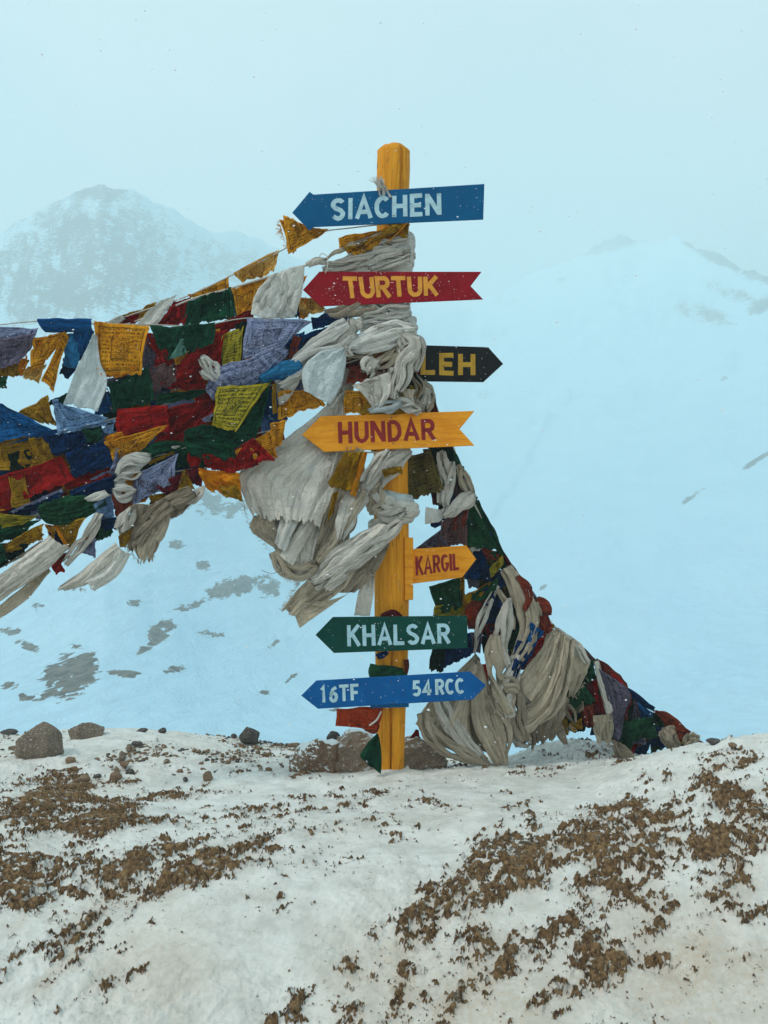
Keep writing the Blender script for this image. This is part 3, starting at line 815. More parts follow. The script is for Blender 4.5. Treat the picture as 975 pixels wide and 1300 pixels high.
        # triangles written as quads with a midpoint on the rim edge keep one face size
        mids = []; quads = []
        for (p, q, c_) in tri:
            mids.append((V[p] + V[q]) / 2); quads.append((p, len(V) + len(mids) - 1, q, c_))
        V = np.vstack([V, mids]); uv = np.vstack([uv, np.full((len(mids), 2), .5)])
        Fq = np.vstack([Fq, quads])
    if ret: return V, Fq, uv
    if ribs is None: ribs = int(pleats * 1.5) if (not tube and pleats >= 4 and mat in ('w', 'W', 'k', 'e', 'd', 'V') and name not in ('knot',)) else 0
    if ribs:
        r = random.Random(seed); parts = [(V, Fq, uv)]
        s = (L + R) / 2
        for k in range(ribs):
            a_, b_ = sorted((r.uniform(-.1, .55), r.uniform(.45, 1.05)))
            a_, b_ = max(0, a_), min(1, b_)
            if b_ - a_ < .3: continue
            i0, i1 = int(a_ * (nv - 1)), int(b_ * (nv - 1))
            if i1 - i0 < 5: continue
            t = np.linspace(0, 1, i1 - i0 + 1)
            uc = (k + .5 + r.uniform(-.4, .4)) / ribs + r.uniform(-.10, .10) * (t - .5) + .03 * np.sin(t * r.uniform(2, 6) + r.uniform(0, 6))
            hw_ = wd[i0:i1 + 1] / ribs * r.uniform(.35, .75) * np.clip(np.minimum(t * 5 + (a_ < .02) * 5, (1 - t) * 4 + .12), 0, 1) ** .7
            hu = hw_ / np.maximum(wd[i0:i1 + 1], 1)
            uc = np.clip(uc, hu * .9, 1 - hu * .9)
            l2 = L[i0:i1 + 1] * (1 - (uc - hu))[:, None] + R[i0:i1 + 1] * (uc - hu)[:, None]
            r2 = L[i0:i1 + 1] * (1 - (uc + hu))[:, None] + R[i0:i1 + 1] * (uc + hu)[:, None]
            dk0 = d + (d1 - d) * a_ + dr * uc.mean() - .004 - bulge * .8; dk1 = d + (d1 - d) * b_ + dr * uc.mean() - .006 - bulge * .8
            parts.append(sheet(name, l2, r2, dk0, mat, None, d1=dk1, pleats=2, amp=.004, tube=True, flat=.55, res=res, wob=.8, ret=True, noise_amp=.3, rag=rag * .6 if b_ > .95 else 0))
        V, Fq, uv = joinp(parts)
    return np_mesh(name, V, Fq, M[mat] if isinstance(mat, str) else mat, parent, True, uv)

def joinp(parts):
    n = 0; Vs, Fs, Us = [], [], []
    for V, Fq, uv in parts:
        Vs.append(V); Fs.append(Fq + n); Us.append(uv); n += len(V)
    return np.vstack(Vs), np.vstack(Fs), np.vstack(Us)

def strip(name, pts, d, mat, parent=None, **kw):
    """gathered band along a path of (column, row, full width)"""
    p = np.array(pts, float)
    n = max(12, len(p) * 5)
    s = spline(p, n)
    t = np.gradient(s[:, :2], axis=0); t /= np.linalg.norm(t, axis=1)[:, None] + 1e-9
    nr = np.stack([t[:, 1], -t[:, 0]], -1)
    L = s[:, :2] + nr * s[:, 2:3] / 2; R = s[:, :2] - nr * s[:, 2:3] / 2
    kw.setdefault('tube', True); kw['amp'] = kw.get('amp', .009) * 1.5; kw['pleats'] = int(max(kw.get('pleats', 4), p[:, 2].max() / 4)); kw.setdefault('flat', .38); kw.setdefault('res', 1.0); kw.setdefault('rag', 1.6); kw.setdefault('wob', 1.6); kw.setdefault('noise_amp', .35)
    wm = p[:, 2].max()
    if wm < 11 or mat not in ('w', 'W', 'k', 'e', 'd'): return sheet(name, L, R, d, mat, parent, **kw)
    # a gathered scarf: several rolled folds lying over and round each other
    r = random.Random(nseed[0] * 3 + 1); parts = []
    K = int(np.clip(round(wm / 4.2), 3, 8)); tt = np.linspace(0, 1, n)
    d_end = kw.pop('d1', None) or d
    kw['pleats'] = 2; kw['amp'] = .006; kw['flat'] = .5
    tw = r.uniform(.5, 1.6) * r.choice((-1, 1))
    for k in range(K):
        ph0 = 2 * np.pi * (k + r.uniform(-.25, .25)) / K
        phs = ph0 + tw * (tt - .5) * 2 + .35 * np.sin(tt * r.uniform(3, 7) + r.uniform(0, 6))
        lat = np.cos(phs) * .36; dep = np.sin(phs)
        wk = s[:, 2] * r.uniform(.26, .44) * (1 + .2 * np.sin(tt * r.uniform(4, 9) + k))
        c_ = s[:, :2] + nr * (s[:, 2] * lat)[:, None]
        Lk = c_ + nr * wk[:, None] / 2; Rk = c_ - nr * wk[:, None] / 2
        dk = dep.mean() * wm / F * d * .22
        kk = dict(kw); kk['rag'] = kw.get('rag', 0)
        V, Fq, uv = sheet(name, Lk, Rk, d - dk, mat, None, d1=d_end - dk, ret=True, **kk)
        # push each fold in and out along its length
        tv = np.clip(1 - uv[:, 1], 0, 1); V = V.copy(); V[:, 1] -= np.interp(tv, tt, (dep - dep.mean()) * s[:, 2] / F * d * .22)
        parts.append((V, Fq, uv))
    V, Fq, uv = joinp(parts)
    return np_mesh(name, V, Fq, M[mat], parent, True, uv)

def wrap1(name, py, hh, mat, parent, px=497, r=.095, th=.014, slope=0.0, pleats=5, amp=.010, ex=1.0, py2=None):
    """band wound once round the post; py row of its middle, hh half height in px, slope in px across the front"""
    nseed[0] += 7; seed = nseed[0]
    nv, nu = 100, 60
    th_ = np.linspace(0, 2 * np.pi, nv, endpoint=False)[:, None]
    ph = np.linspace(0, 2 * np.pi, nu, endpoint=False)[None, :]
    c = P(px, py, POST_Y)
    a = ph / np.pi - 1 + 0 * th_; vv = th_ / (2 * np.pi) + 0 * ph
    tri = 1 - np.abs(vv * 2 - 1)
    h = creases(a, tri * 1.6, pleats * 2, seed) + .5 * creases(a, tri * 1.6, pleats * 5, seed + 991)
    outw = np.sin(ph)
    H = hh / F * POST_Y
    Rr = r + th * outw + amp * h * np.where(outw > -.2, 1, 0) + .004 * noise2(np.cos(th_) * 3 + 0 * ph, np.sin(th_) * 3 + 0 * ph, seed)
    Zz = c.z + H * np.cos(ph) * (1 + .12 * noise2(np.cos(th_) * 2, np.sin(th_) * 2, seed + 2)) - slope / F * POST_Y * .5 * np.cos(th_) + .3 * amp * h
    V = np.stack([c.x + Rr * np.cos(th_) * ex, POST_Y + Rr * np.sin(th_), Zz], -1).reshape(-1, 3)
    Fq = grid_faces(nu, nv, True)
    last = np.stack([(nv - 1) * nu + np.arange(nu), (nv - 1) * nu + (np.arange(nu) + 1) % nu, (np.arange(nu) + 1) % nu, np.arange(nu)], -1)
    uv = np.stack([a * .5 + .5, vv], -1).reshape(-1, 2)
    return V, np.vstack([Fq, last])[:, ::-1], uv

def wrap(name, py, hh, mat, parent, **kw):
    parts = [wrap1(name, py, hh, mat, parent, **kw)]
    if mat in ('w', 'W', 'k', 'e', 'd'):
        r = random.Random(int(py * 7)); K = max(3, int(hh / 2.6))
        for k in range(K):
            k2 = dict(kw); o = (k + .5) / K * 2 - 1
            k2['r'] = kw.get('r', .095) + .006 * math.sqrt(max(0, 1 - o * o)) + r.uniform(-.001, .008); k2['slope'] = kw.get('slope', 0) + r.uniform(-9, 9)
            k2['th'] = .007; k2['pleats'] = 2; k2['amp'] = .004
            parts.append(wrap1(name, py + o * hh * .9, hh / K * r.uniform(.8, 1.5), mat, parent, **k2))
    V, Fq, uv = joinp(parts)
    return np_mesh(name, V, Fq, M[mat], parent, True, uv)

def line3(name, pts, rad, mat, parent=None, seg=6, twist=0.0):
    """thin tube along world points"""
    p = np.array([list(q) for q in pts], float)
    n = max(6, int(len(p) * 8))
    # Catmull-Rom in 3-D
    s = np.concatenate([[0], np.cumsum(np.linalg.norm(np.diff(p, axis=0), axis=1))]); s /= s[-1]
    m = np.gradient(p, s, axis=0); t = np.linspace(0, 1, n); k = np.clip(np.searchsorted(s, t, 'right') - 1, 0, len(p) - 2)
    hh = (s[k+1]-s[k])[:, None]; q = ((t - s[k]) / (s[k+1]-s[k]))[:, None]
    c = (2*q**3-3*q**2+1)*p[k] + (q**3-2*q**2+q)*hh*m[k] + (-2*q**3+3*q**2)*p[k+1] + (q**3-q**2)*hh*m[k+1]
    tg = np.gradient(c, axis=0); tg /= np.linalg.norm(tg, axis=1)[:, None] + 1e-9
    up = np.array([0.02, -1, .03]); a = np.cross(tg, up); a /= np.linalg.norm(a, axis=1)[:, None] + 1e-9; b = np.cross(tg, a)
    ph = np.linspace(0, 2 * np.pi, seg, endpoint=False)
    V = c[:, None, :] + rad * (np.cos(ph)[None, :, None] * a[:, None, :] + np.sin(ph)[None, :, None] * b[:, None, :])
    return np_mesh(name, V.reshape(-1, 3), grid_faces(seg, n, True), mat, parent)

def threads(parent, edge, d, mat, n, length, dirx, diry, seed=0):
    """frayed threads hanging off a torn edge, one part"""
    r = random.Random(seed + 5); V = []; Fq = []
    e = spline(np.array(edge, float), 60)
    for k in range(n):
        q = e[r.randrange(60)]; x, y = q[0], q[1]; dd = d + r.uniform(-.012, .012)
        a = r.uniform(-.7, .7); ln = length * r.uniform(.3, 1); w0 = .0011
        pts = []
        for i in range(4):
            pts.append(P(x, y, dd)); ca, sa = math.cos(a), math.sin(a)
            x += (dirx * ca - diry * sa) * ln / 3; y += (dirx * sa + diry * ca) * ln / 3; a += r.uniform(-.7, .7)
        for i in range(3):
            b0 = len(V); p, q2 = pts[i], pts[i + 1]
            t = (q2 - p).normalized(); s = Vector((t.z, 0, -t.x)) * w0; u = Vector((0, w0, 0))
            V += [p - s, p + s, p + u, q2 - s, q2 + s, q2 + u]
            Fq += [(b0, b0+1, b0+4, b0+3), (b0+1, b0+2, b0+5, b0+4), (b0+2, b0, b0+3, b0+5)]
    o = np_mesh('frayed_thread', [list(v) for v in V], Fq, M[mat], parent)
    o['kind'] = 'stuff'
    return o

FLAGNAMES = {'y': 'yellow printed flag', 'o': 'plain orange flag', 'p': 'pale yellow printed flag', 'l': 'olive yellow flag with dark print', 'u': 'mustard printed flag', 'L': 'plain mustard flag', 'q': 'olive brown weathered flag',
 'g': 'dark green flag', 'G': 'green printed flag', 't': 'pale teal flag', 'r': 'dark red printed flag', 'R': 'bright red flag', 'm': 'maroon flag', 'x': 'rust red flag', 'X': 'red orange flag', 'n': 'navy blue flag', 'b': 'blue flag', 'B': 'blue printed flag',
 'c': 'light blue flag', 'v': 'lavender printed flag', 'V': 'faded purple printed flag', 'z': 'sky blue printed flag', 'D': 'blackish green flag', 'w': 'white flag', 'W': 'bluish white flag', 'k': 'grey flag', 'e': 'beige flag', 'd': 'dirty brown flag', 'M': 'faded maroon printed flag'}

SG = 'strings of prayer flags tied to the signpost'
def flag_string(label, cord, flags, rad=.0035, cordmat=None):
    """cord: (col, row, depth) points; flags: (colour, depth, x,y of TL TR BR BL [, options])"""
    c0 = P(*cord[0])
    root_ = empty('prayer_flag_string', c0, label, 'prayer flags', SG)
    if len(flags) and flags[0][0] == 'y' and cord[0][:2] == (500, 283): threads(root_, [(355,280),(360,300),(368,320)], 3.95, 'y', 40, 11, -.8, -.3, 91)
    line3('cord', [P(q[0], q[1], q[2] + (.035 if rad == .003 else 0)) for q in cord], rad, cordmat or M_cord, root_)
    for f in flags:
        mat, d = f[0], f[1]; q = f[2]; kw = dict(f[3]) if len(f) > 3 else {}
        if kw.pop('strip', False):
            o = strip('flag', q, d, mat, root_, **kw)
        else:
            kw.setdefault('pleats', 3); kw['amp'] = kw.get('amp', .008) * 2.5; kw.setdefault('ang', (nseed[0] * 37) % 120 - 60)
            kw.setdefault('dr', ((nseed[0] * 13) % 9 - 4) * .006)
            kw.setdefault('res', 1.0); kw.setdefault('rag', 1.6)
            if len(q) == 4:
                tl, tr, br, bl = q
                def mid(a, b, s):   # edges bow a little
                    m_ = ((a[0] + b[0]) / 2 + s, (a[1] + b[1]) / 2); return [a, m_, b]
                s1 = ((nseed[0] * 29) % 7 - 3) * .5
                o = sheet('flag', mid(tl, bl, s1), mid(tr, br, s1), d, mat, root_, **kw)
            else:
                k = len(q) // 2
                o = sheet('flag', q[:k], q[k:], d, mat, root_, **kw)
        o['label'] = FLAGNAMES[mat]
    return root_

# ---- left hand strings, topmost first --------------------------------------
flag_string('topmost string of small yellow flags rising to the blue arrow board', [(500,283,3.90),(440,290,3.93),(415,293,3.95),(365,314,3.95),(352,321,3.95),(295,349,3.95),(240,375,3.96),(180,395,3.98),(140,408,4.0),(118,412,4.0)], [
 ('y', 3.94, [(359,273),(395,289),(418,292),(366,323)], dict(ang=35, rag=0, amp=.007)),
 ('p', 3.95, [(297,348),(355,317),(349,347),(307,357)], dict(ang=20)),
 ('y', 3.96, [(297,346),(352,318),(350,330),(300,352)], dict(ang=10, amp=.004)),
 ('y', 3.96, [(240,375),(291,350),(291,369),(243,379)]),
 ('u', 3.99, [(150,403),(200,383),(190,406),(152,413)]),
 ('r', 3.985, [(150,406),(176,398),(172,414),(150,416)]),
 ('y', 3.845, [(429,302),(505,286),(470,297),(431,316)], dict(ang=60, amp=.006)), ('u', 3.85, [(432,312),(500,286),(512,290),(440,320)], dict(ang=80, pleats=2)), ('y', 3.87, [(432,306),(520,284),(492,310),(450,327)], dict(ang=50, pleats=8, amp=.014)), ('L', 3.87, [(492,284),(520,284),(518,306),(502,298)], dict(pleats=5)),
 ('y', 3.955, [(354,280),(372,276),(392,300),(372,322)], dict(ang=20)),
 ('y', 3.88, [(432,305),(500,290),(478,322),(445,328)], dict(pleats=7, amp=.012, ang=30)),
 ('o', 3.875, [(484,292),(521,286),(516,300),(488,302)], dict(pleats=6, amp=.010, ang=70)),
])
flag_string('second string with a knotted white cord and large yellow, green and red flags', [(500,296,3.88),(470,299,3.86),(432,318,3.86),(412,329,3.87),(385,338,3.88),(345,350,3.90),(300,364,3.92),(240,381,3.94),(200,398,3.96),(160,412,3.98)], [
 ('y', 3.925, [(294,367),(341,352),(322,398),(303,404)], dict(ang=-20)),
 ('o', 3.93, [(379,352),(391,350),(382,372),(377,386)]),
 ('p', 3.915, [(382,378),(402,378),(415,395),(380,404)]),
 ('o', 3.92, [(380,384),(388,374),(390,402),(379,404)]),
 ('g', 3.94, [(238,382),(295,366),(298,405),(231,413)], dict(ang=10, pleats=4, amp=.010)),
 ('t', 3.95, [(290,370),(299,366),(305,402),(294,406)]),
 ('r', 3.95, [(222,384),(243,376),(236,413),(195,415)], dict(ang=40)),
 ('R', 3.955, [(212,392),(230,384),(231,405),(218,408)]),
 ('r', 3.90, [(268,414),(322,392),(322,408),(270,425)], dict(ang=70)),
 ('R', 3.905, [(270,413),(318,405),(318,409),(262,415)], dict(pleats=1, amp=.002)),
 ('n', 3.93, [(372,388),(382,384),(380,404),(372,404)]),
], rad=.0052)
flag_string('third string, nearly level, starting with a rolled blue flag at the far left', [(-30,416,3.8),(48,408,3.82),(120,411,3.84),(187,412,3.85),(256,413,3.86),(312,404,3.86),(398,409,3.86),(445,404,3.88)], [
 ('b', 3.80, [(49,404),(57,422),(119,421),(119,405)], dict(bulge=.03, amp=.003, ang=0, pleats=2, rag=0, dr=0)),
 ('v', 3.80, [(-25,414),(48,416),(46,430),(-25,440)], dict(ang=5, amp=.006)),
 ('V', 3.79, [(-20,434),(47,424),(24,463),(-10,470)], dict(ang=-20, amp=.010)),
 ('y', 3.815, [(44,430),(86,421),(66,452),(40,474)], dict(ang=60, amp=.012)),
 ('y', 3.80, [(84,421),(87,428),(68,497),(54,484)], dict(ang=20, amp=.006, pleats=2)),
 ('p', 3.81, [(34,465),(60,462),(50,487),(28,480)]), ('u', 3.822, [(-10,460),(35,456),(32,478),(-10,478)]),
 ('o', 3.80, [(24,462),(36,452),(30,480),(25,472)]), ('G', 3.83, [(-10,478),(12,478),(10,494),(-10,494)]),
 ('c', 3.845, [(84,424),(104,421),(100,470),(82,466)]), ('b', 3.84, [(94,421),(119,420),(110,450),(102,464)], dict(ang=30)), ('n', 3.855, [(82,455),(100,465),(88,482),(76,474)]),
 ('y', 3.79, [(121,409),(190,413),(180,474),(123,477)], dict(ang=-10, pleats=3, amp=.008)), ('o', 3.785, [(121,409),(131,410),(128,424),(124,428)]), ('o', 3.795, [(123,468),(180,465),(158,478),(124,480)], dict(amp=.004)),
 ('V', 3.85, [(180,430),(204,424),(196,466),(182,470)]), ('R', 3.845, [(184,424),(206,420),(205,455),(188,436)]), ('R', 3.856, [(196,440),(212,444),(218,460),(206,458)]),
 ('g', 3.825, [(191,414),(258,413),(246,445),(210,458)], dict(ang=20, amp=.010)), ('g', 3.832, [(236,414),(275,411),(272,436),(226,452)]), ('t', 3.815, [(229,432),(234,430),(238,447),(218,456)]),
 ('r', 3.85, [(236,440),(288,418),(278,480),(215,490)], dict(pleats=5, amp=.014)), ('r', 3.86, [(205,462),(262,440),(262,498),(196,490)], dict(amp=.012)), ('M', 3.84, [(186,470),(224,455),(226,485),(196,498)], dict(ang=30)), ('V', 3.835, [(188,474),(204,465),(206,497),(196,508)]),
 ('y', 3.825, [(221,455),(247,443),(243,455),(225,466)]), ('l', 3.84, [(282,424),(310,414),(306,462),(281,464)], dict(ang=10)), ('D', 3.85, [(300,412),(316,408),(310,460),(300,462)]),
 ('v', 3.80, [(314,403),(386,408),(362,440),(320,463)] , dict(ang=-15, amp=.008)), ('v', 3.81, [(314,404),(396,408),(350,446),(308,456)], dict(ang=-35, amp=.007)),
 ('n', 3.83, [(362,432),(452,405),(400,446),(366,460)], dict(ang=-30, pleats=4, amp=.012)), ('n', 3.85, [(396,404),(425,396),(448,406),(398,420)]), ('x', 3.815, [(372,426),(382,428),(380,452),(366,460)], dict(amp=.006)), ('c', 3.80, [(424,418),(436,411),(437,424),(425,430)]),
], rad=.003)
flag_string('string of gathered lavender and light blue flags ending behind the white knot', [(440,440,3.84),(395,455,3.83),(350,470,3.83),(300,482,3.84),(262,488,3.86),(200,500,3.88),(140,520,3.9)], [
 ('v', 3.80, [(266,502,16),(285,484,36),(310,476,38),(335,463,30),(362,442,12)], dict(strip=True, pleats=6, flat=.5, amp=.010)),
 ('B', 3.79, [(304,484,9),(330,480,15),(350,474,18),(384,464,18)], dict(strip=True, pleats=4)),
 ('c', 3.785, [(332,480,14),(352,473,20),(382,462,19)], dict(strip=True, pleats=4, flat=.55)),
 ('g', 3.83, [(140,486),(190,464),(198,508),(146,524)], dict(ang=25, amp=.012, pleats=4)), ('V', 3.84, [(134,482),(182,466),(160,478),(134,492)]),
 ('B', 3.85, [(126,500),(138,492),(148,522),(120,527)]), ('V', 3.845, [(130,498),(137,494),(148,524),(140,520)], dict(pleats=1)),
 ('g', 3.80, [(200,500),(277,494),(240,508),(198,514)], dict(amp=.008, ang=70)), ('g', 3.86, [(60,512),(92,494),(86,512),(66,516)]),
 ('r', 3.84, [(245,500),(300,480),(300,505),(250,515)]),
], rad=.003)
flag_string('string with a folded olive yellow flag over a broad dark green flag', [(445,455,3.85),(390,478,3.82),(350,488,3.8),(277,494,3.79),(215,512,3.8),(150,530,3.8),(75,548,3.8),(0,562,3.8),(-30,570,3.8)], [
 ('l', 3.755, [(276,492),(342,486),(300,548),(269,541)], dict(ang=30, amp=.006, pleats=2)), ('l', 3.75, [(338,492),(342,488),(300,547),(290,520)], dict(ang=15, amp=.004, pleats=1)),
 ('g', 3.785, [(305,492),(347,482),(322,568),(250,572)], dict(pleats=5, amp=.016, ang=20)), ('g', 3.79, [(232,548),(285,536),(320,570),(236,572)], dict(pleats=5, amp=.014)), ('g', 3.777, [(236,546),(262,538),(262,570),(233,562)], dict(pleats=3)),
 ('L', 3.77, [(345,487),(351,487),(352,524),(346,526)], dict(pleats=1, amp=.003)),
 ('r', 3.775, [(150,520),(214,515),(216,550),(150,558)], dict(ang=80, amp=.010)), ('R', 3.768, [(149,519),(213,514),(213,522),(150,531)], dict(amp=.003, pleats=1)),
 ('r', 3.80, [(212,520),(285,500),(250,560),(198,566)], dict(pleats=5, amp=.014, ang=40)), ('v', 3.765, [(256,532),(270,524),(272,530),(260,537)], dict(pleats=1)),
 ('z', 3.77, [(67,507),(72,510),(140,532),(75,549)], dict(ang=40)), ('z', 3.765, [(68,508),(73,507),(82,548),(74,550)], dict(pleats=1, amp=.002)), ('z', 3.764, [(74,548),(148,532),(148,536),(74,552)], dict(pleats=1, amp=.002)),
 ('B', 3.76, [(-20,505),(5,514),(72,548),(-20,566)], dict(ang=30, amp=.010)), ('b', 3.755, [(50,549),(74,545),(73,550),(4,566)], dict(pleats=1, amp=.003)),
 ('u', 3.80, [(24,524),(62,502),(70,540),(50,536)], dict(ang=-30)), ('z', 3.79, [(126,545),(148,537),(140,552),(130,556)]),
 ('y', 3.74, [(296,574),(346,545),(352,580),(308,588)], dict(ang=-30)), ('y', 3.75, [(344,538),(363,533),(358,565),(346,570)]), ('y', 3.745, [(300,572),(318,562),(330,583),(306,588)]),
], rad=.003)
flag_string('short string of yellow printed flags just above the left tip of the orange board', [(440,470,3.86),(400,496,3.86),(352,520,3.86)], [
 ('y', 3.83, [(354,498),(398,494),(414,515),(354,533)], dict(ang=70, pleats=2, amp=.010)), ('y', 3.85, [(438,497),(472,498),(470,528),(436,524)], dict(ang=80)), ('L', 3.84, [(470,500),(520,512),(515,525),(455,528)], dict(pleats=4)),
])
flag_string('lower string of brown, green and navy flags with a long dark red one', [(350,545,3.84),(300,556,3.8),(230,572,3.78),(150,590,3.76),(90,606,3.75),(0,612,3.74),(-30,615,3.73)], [
 ('u', 3.78, [(-20,560),(40,552),(62,590),(-20,600)], dict(ang=50, amp=.012)), ('u', 3.765, [(38,556),(60,553),(68,582),(50,590)]), ('D', 3.77, [(12,576),(38,570),(50,590),(14,600)]),
 ('n', 3.775, [(58,553),(130,540),(124,570),(66,580)], dict(pleats=4, amp=.012)), ('g', 3.765, [(104,545),(128,540),(130,560),(112,563)]), ('z', 3.785, [(122,548),(146,538),(146,552),(128,560)]),
 ('n', 3.755, [(84,576),(134,560),(145,592),(95,607)], dict(pleats=4, amp=.012, ang=60)),
 ('y', 3.75, [(134,562),(212,540),(182,572),(146,585)], dict(ang=70, amp=.010)), ('o', 3.76, [(133,554),(162,546),(150,562),(135,562)]), ('y', 3.745, [(150,572),(196,556),(184,574),(158,586)]),
 ('r', 3.745, [(-20,612),(80,580),(97,610),(-20,652)], dict(pleats=4, amp=.010, ang=10)), ('u', 3.735, [(12,604),(32,600),(40,640),(16,643)], dict(amp=.006)), ('r', 3.74, [(-20,606),(12,605),(14,645),(-20,652)]), 
 ('r', 3.77, [(80,606),(150,590),(142,604),(84,622)], dict(pleats=4)), ('v', 3.76, [(116,606),(150,594),(148,602),(118,612)]), ('v', 3.74, [(148,570),(152,568),(158,590),(140,600)], dict(pleats=1)),
 ('g', 3.735, [(180,578,10),(200,569,17),(225,567,14),(250,574,10)], dict(strip=True, pleats=4)), ('w', 3.73, [(218,567),(236,565),(238,570),(222,571)], dict(pleats=1)), ('L', 3.725, [(188,586),(220,573),(222,577),(190,590)], dict(pleats=1, amp=.003)),
 ('g', 3.72, [(226,573),(244,572),(240,594),(226,592)]), ('R', 3.715, [(240,571),(260,573),(254,594),(240,593)], dict(amp=.010)), ('g', 3.71, [(252,592),(258,578),(278,584),(274,594)]), ('r', 3.72, [(258,576),(300,582),(300,602),(262,594)], dict(pleats=4)),
 ('r', 3.73, [(280,580),(322,556),(350,583),(290,602)], dict(pleats=5, amp=.014)), ('g', 3.725, [(236,560),(300,566),(298,585),(240,580)], dict(pleats=4, amp=.012)),
], rad=.003)
flag_string('low string with a lavender printed flag, maroon triangles and a plain orange flag', [(330,590,3.78),(260,594,3.75),(226,598,3.73),(150,625,3.72),(60,650,3.71),(-30,672,3.7)], [
 ('v', 3.70, [(174,602),(226,575),(222,612),(168,642)], dict(ang=-25, amp=.008)), ('V', 3.705, [(168,612),(176,606),(205,622),(168,640)]), ('m', 3.69, [(198,616),(236,598),(226,626),(208,626)], dict(amp=.006)), ('u', 3.695, [(234,598),(237,597),(248,622),(226,625)], dict(amp=.006)), ('m', 3.71, [(235,596),(258,592),(258,618),(240,612)]),
 ('o', 3.70, [(252,595),(304,601),(308,637),(262,618)], dict(ang=60, pleats=2, amp=.014)), ('L', 3.69, [(278,618),(302,616),(308,636),(284,628)], dict(pleats=3, rag=3)), ('o', 3.685, [(252,595),(258,598),(275,627),(263,620)], dict(pleats=1)),
 ('n', 3.715, [(90,622),(152,603),(146,624),(92,635)], dict(ang=80, amp=.010)), ('n', 3.72, [(14,650),(80,624),(78,640),(28,652)], dict(ang=80)), ('v', 3.71, [(14,649),(80,620),(80,624),(16,651)], dict(pleats=1, amp=.002)),
 ('G', 3.69, [(52,644,14),(64,650,30),(90,646,34),(115,641,24),(132,636,12)], dict(strip=True, pleats=6, amp=.012)), ('u', 3.715, [(64,640),(92,632),(92,640),(64,646)]),
 ('l', 3.70, [(-20,650),(48,656),(30,666),(-20,672)], dict(ang=80)), ('g', 3.695, [(-20,668),(52,660),(30,680),(-20,694)], dict(ang=70, amp=.012)), ('u', 3.685, [(-10,700),(56,664),(56,684),(10,702)], dict(ang=70, amp=.010)), ('D', 3.70, [(-20,690),(40,690),(28,705),(-20,730)], dict(amp=.012)), ('g', 3.68, [(-20,688),(6,692),(10,712),(-20,722)]),
 ('u', 3.68, [(70,667),(110,657),(90,697),(84,697)], dict(ang=15, amp=.006)), ('o', 3.672, [(69,666),(73,666),(90,697),(85,698)], dict(pleats=1, amp=.002)), ('y', 3.69, [(56,665),(72,668),(70,684),(66,688)]), ('n', 3.695, [(64,676),(72,672),(86,696),(70,690)]),
 ('z', 3.69, [(118,642),(144,626),(148,655),(126,667)], dict(ang=-30)), ('x', 3.685, [(143,627),(169,632),(160,665),(148,660)], dict(amp=.010)), ('n', 3.70, [(116,662),(150,656),(148,672),(112,676)]), ('G', 3.71, [(112,676),(145,664),(142,678),(122,688)]), ('y', 3.70, [(108,676),(122,676),(120,688),(104,686)]),
 ('v', 3.70, [(112,684),(123,684),(123,709),(94,699)], dict(ang=40)), ('R', 3.70, [(64,716),(78,708),(81,724),(72,729)], dict(pleats=1)), ('x', 3.712, [(60,716),(86,700),(92,706),(70,722)]), ('u', 3.70, [(190,630),(220,624),(215,640),(192,640)]), ('D', 3.71, [(196,628),(222,622),(210,644),(190,642)]), ('L', 3.66, [(152,680),(170,672),(166,690),(152,696)]),
], rad=.003)

FL = random.Random(41)
def filler(label, cord, cells, cols, size, dep):
    fl = []
    for (x, y) in cells:
        m = FL.choice(cols); w_ = size * FL.uniform(.75, 1.25); h_ = size * FL.uniform(.7, 1.1); t = FL.uniform(-.5, .15); c_, s_ = math.cos(t), math.sin(t)
        q = [(x + (a * c_ - b * s_), y + (a * s_ + b * c_)) for a, b in ((-w_/2, -h_/2), (w_/2, -h_/2 + FL.uniform(-4, 4)), (w_/2 - FL.uniform(0, 12), h_/2), (-w_/2 + FL.uniform(-4, 8), h_/2))]
        fl.append((m, dep + FL.uniform(-.03, .03), q, dict(pleats=4, amp=.010)))
    return flag_string(label, cord, fl, rad=.003)
filler('hindmost string of mostly dark flags seen between the yellow squares and the red ones', [(440,430,3.95),(300,440,3.95),(150,470,3.95)], [(x, y) for y in (440, 462, 488) for x in range(205, 400, 28) if not (x < 235 and y < 450)], 'grbrRyyvuL', 40, 3.93)
filler('hindmost string of red, green and navy flags across the middle of the left side', [(440,500,3.95),(300,520,3.95),(130,560,3.95)], [(x, y) for y in (520, 545, 568) for x in range(150, 350, 28)], 'grbrygRuvzy', 38, 3.92)
filler('hindmost string of dark flags low at the far left edge', [(250,590,3.9),(100,620,3.9),(-20,650,3.9)], [(x, 560 + dy + (130 - x) * .22) for dy in (14, 42, 68) for x in range(0, 160, 28)] + [(185,600),(210,600),(240,585),(170,620)], 'grnmbuxyv', 42, 3.84)

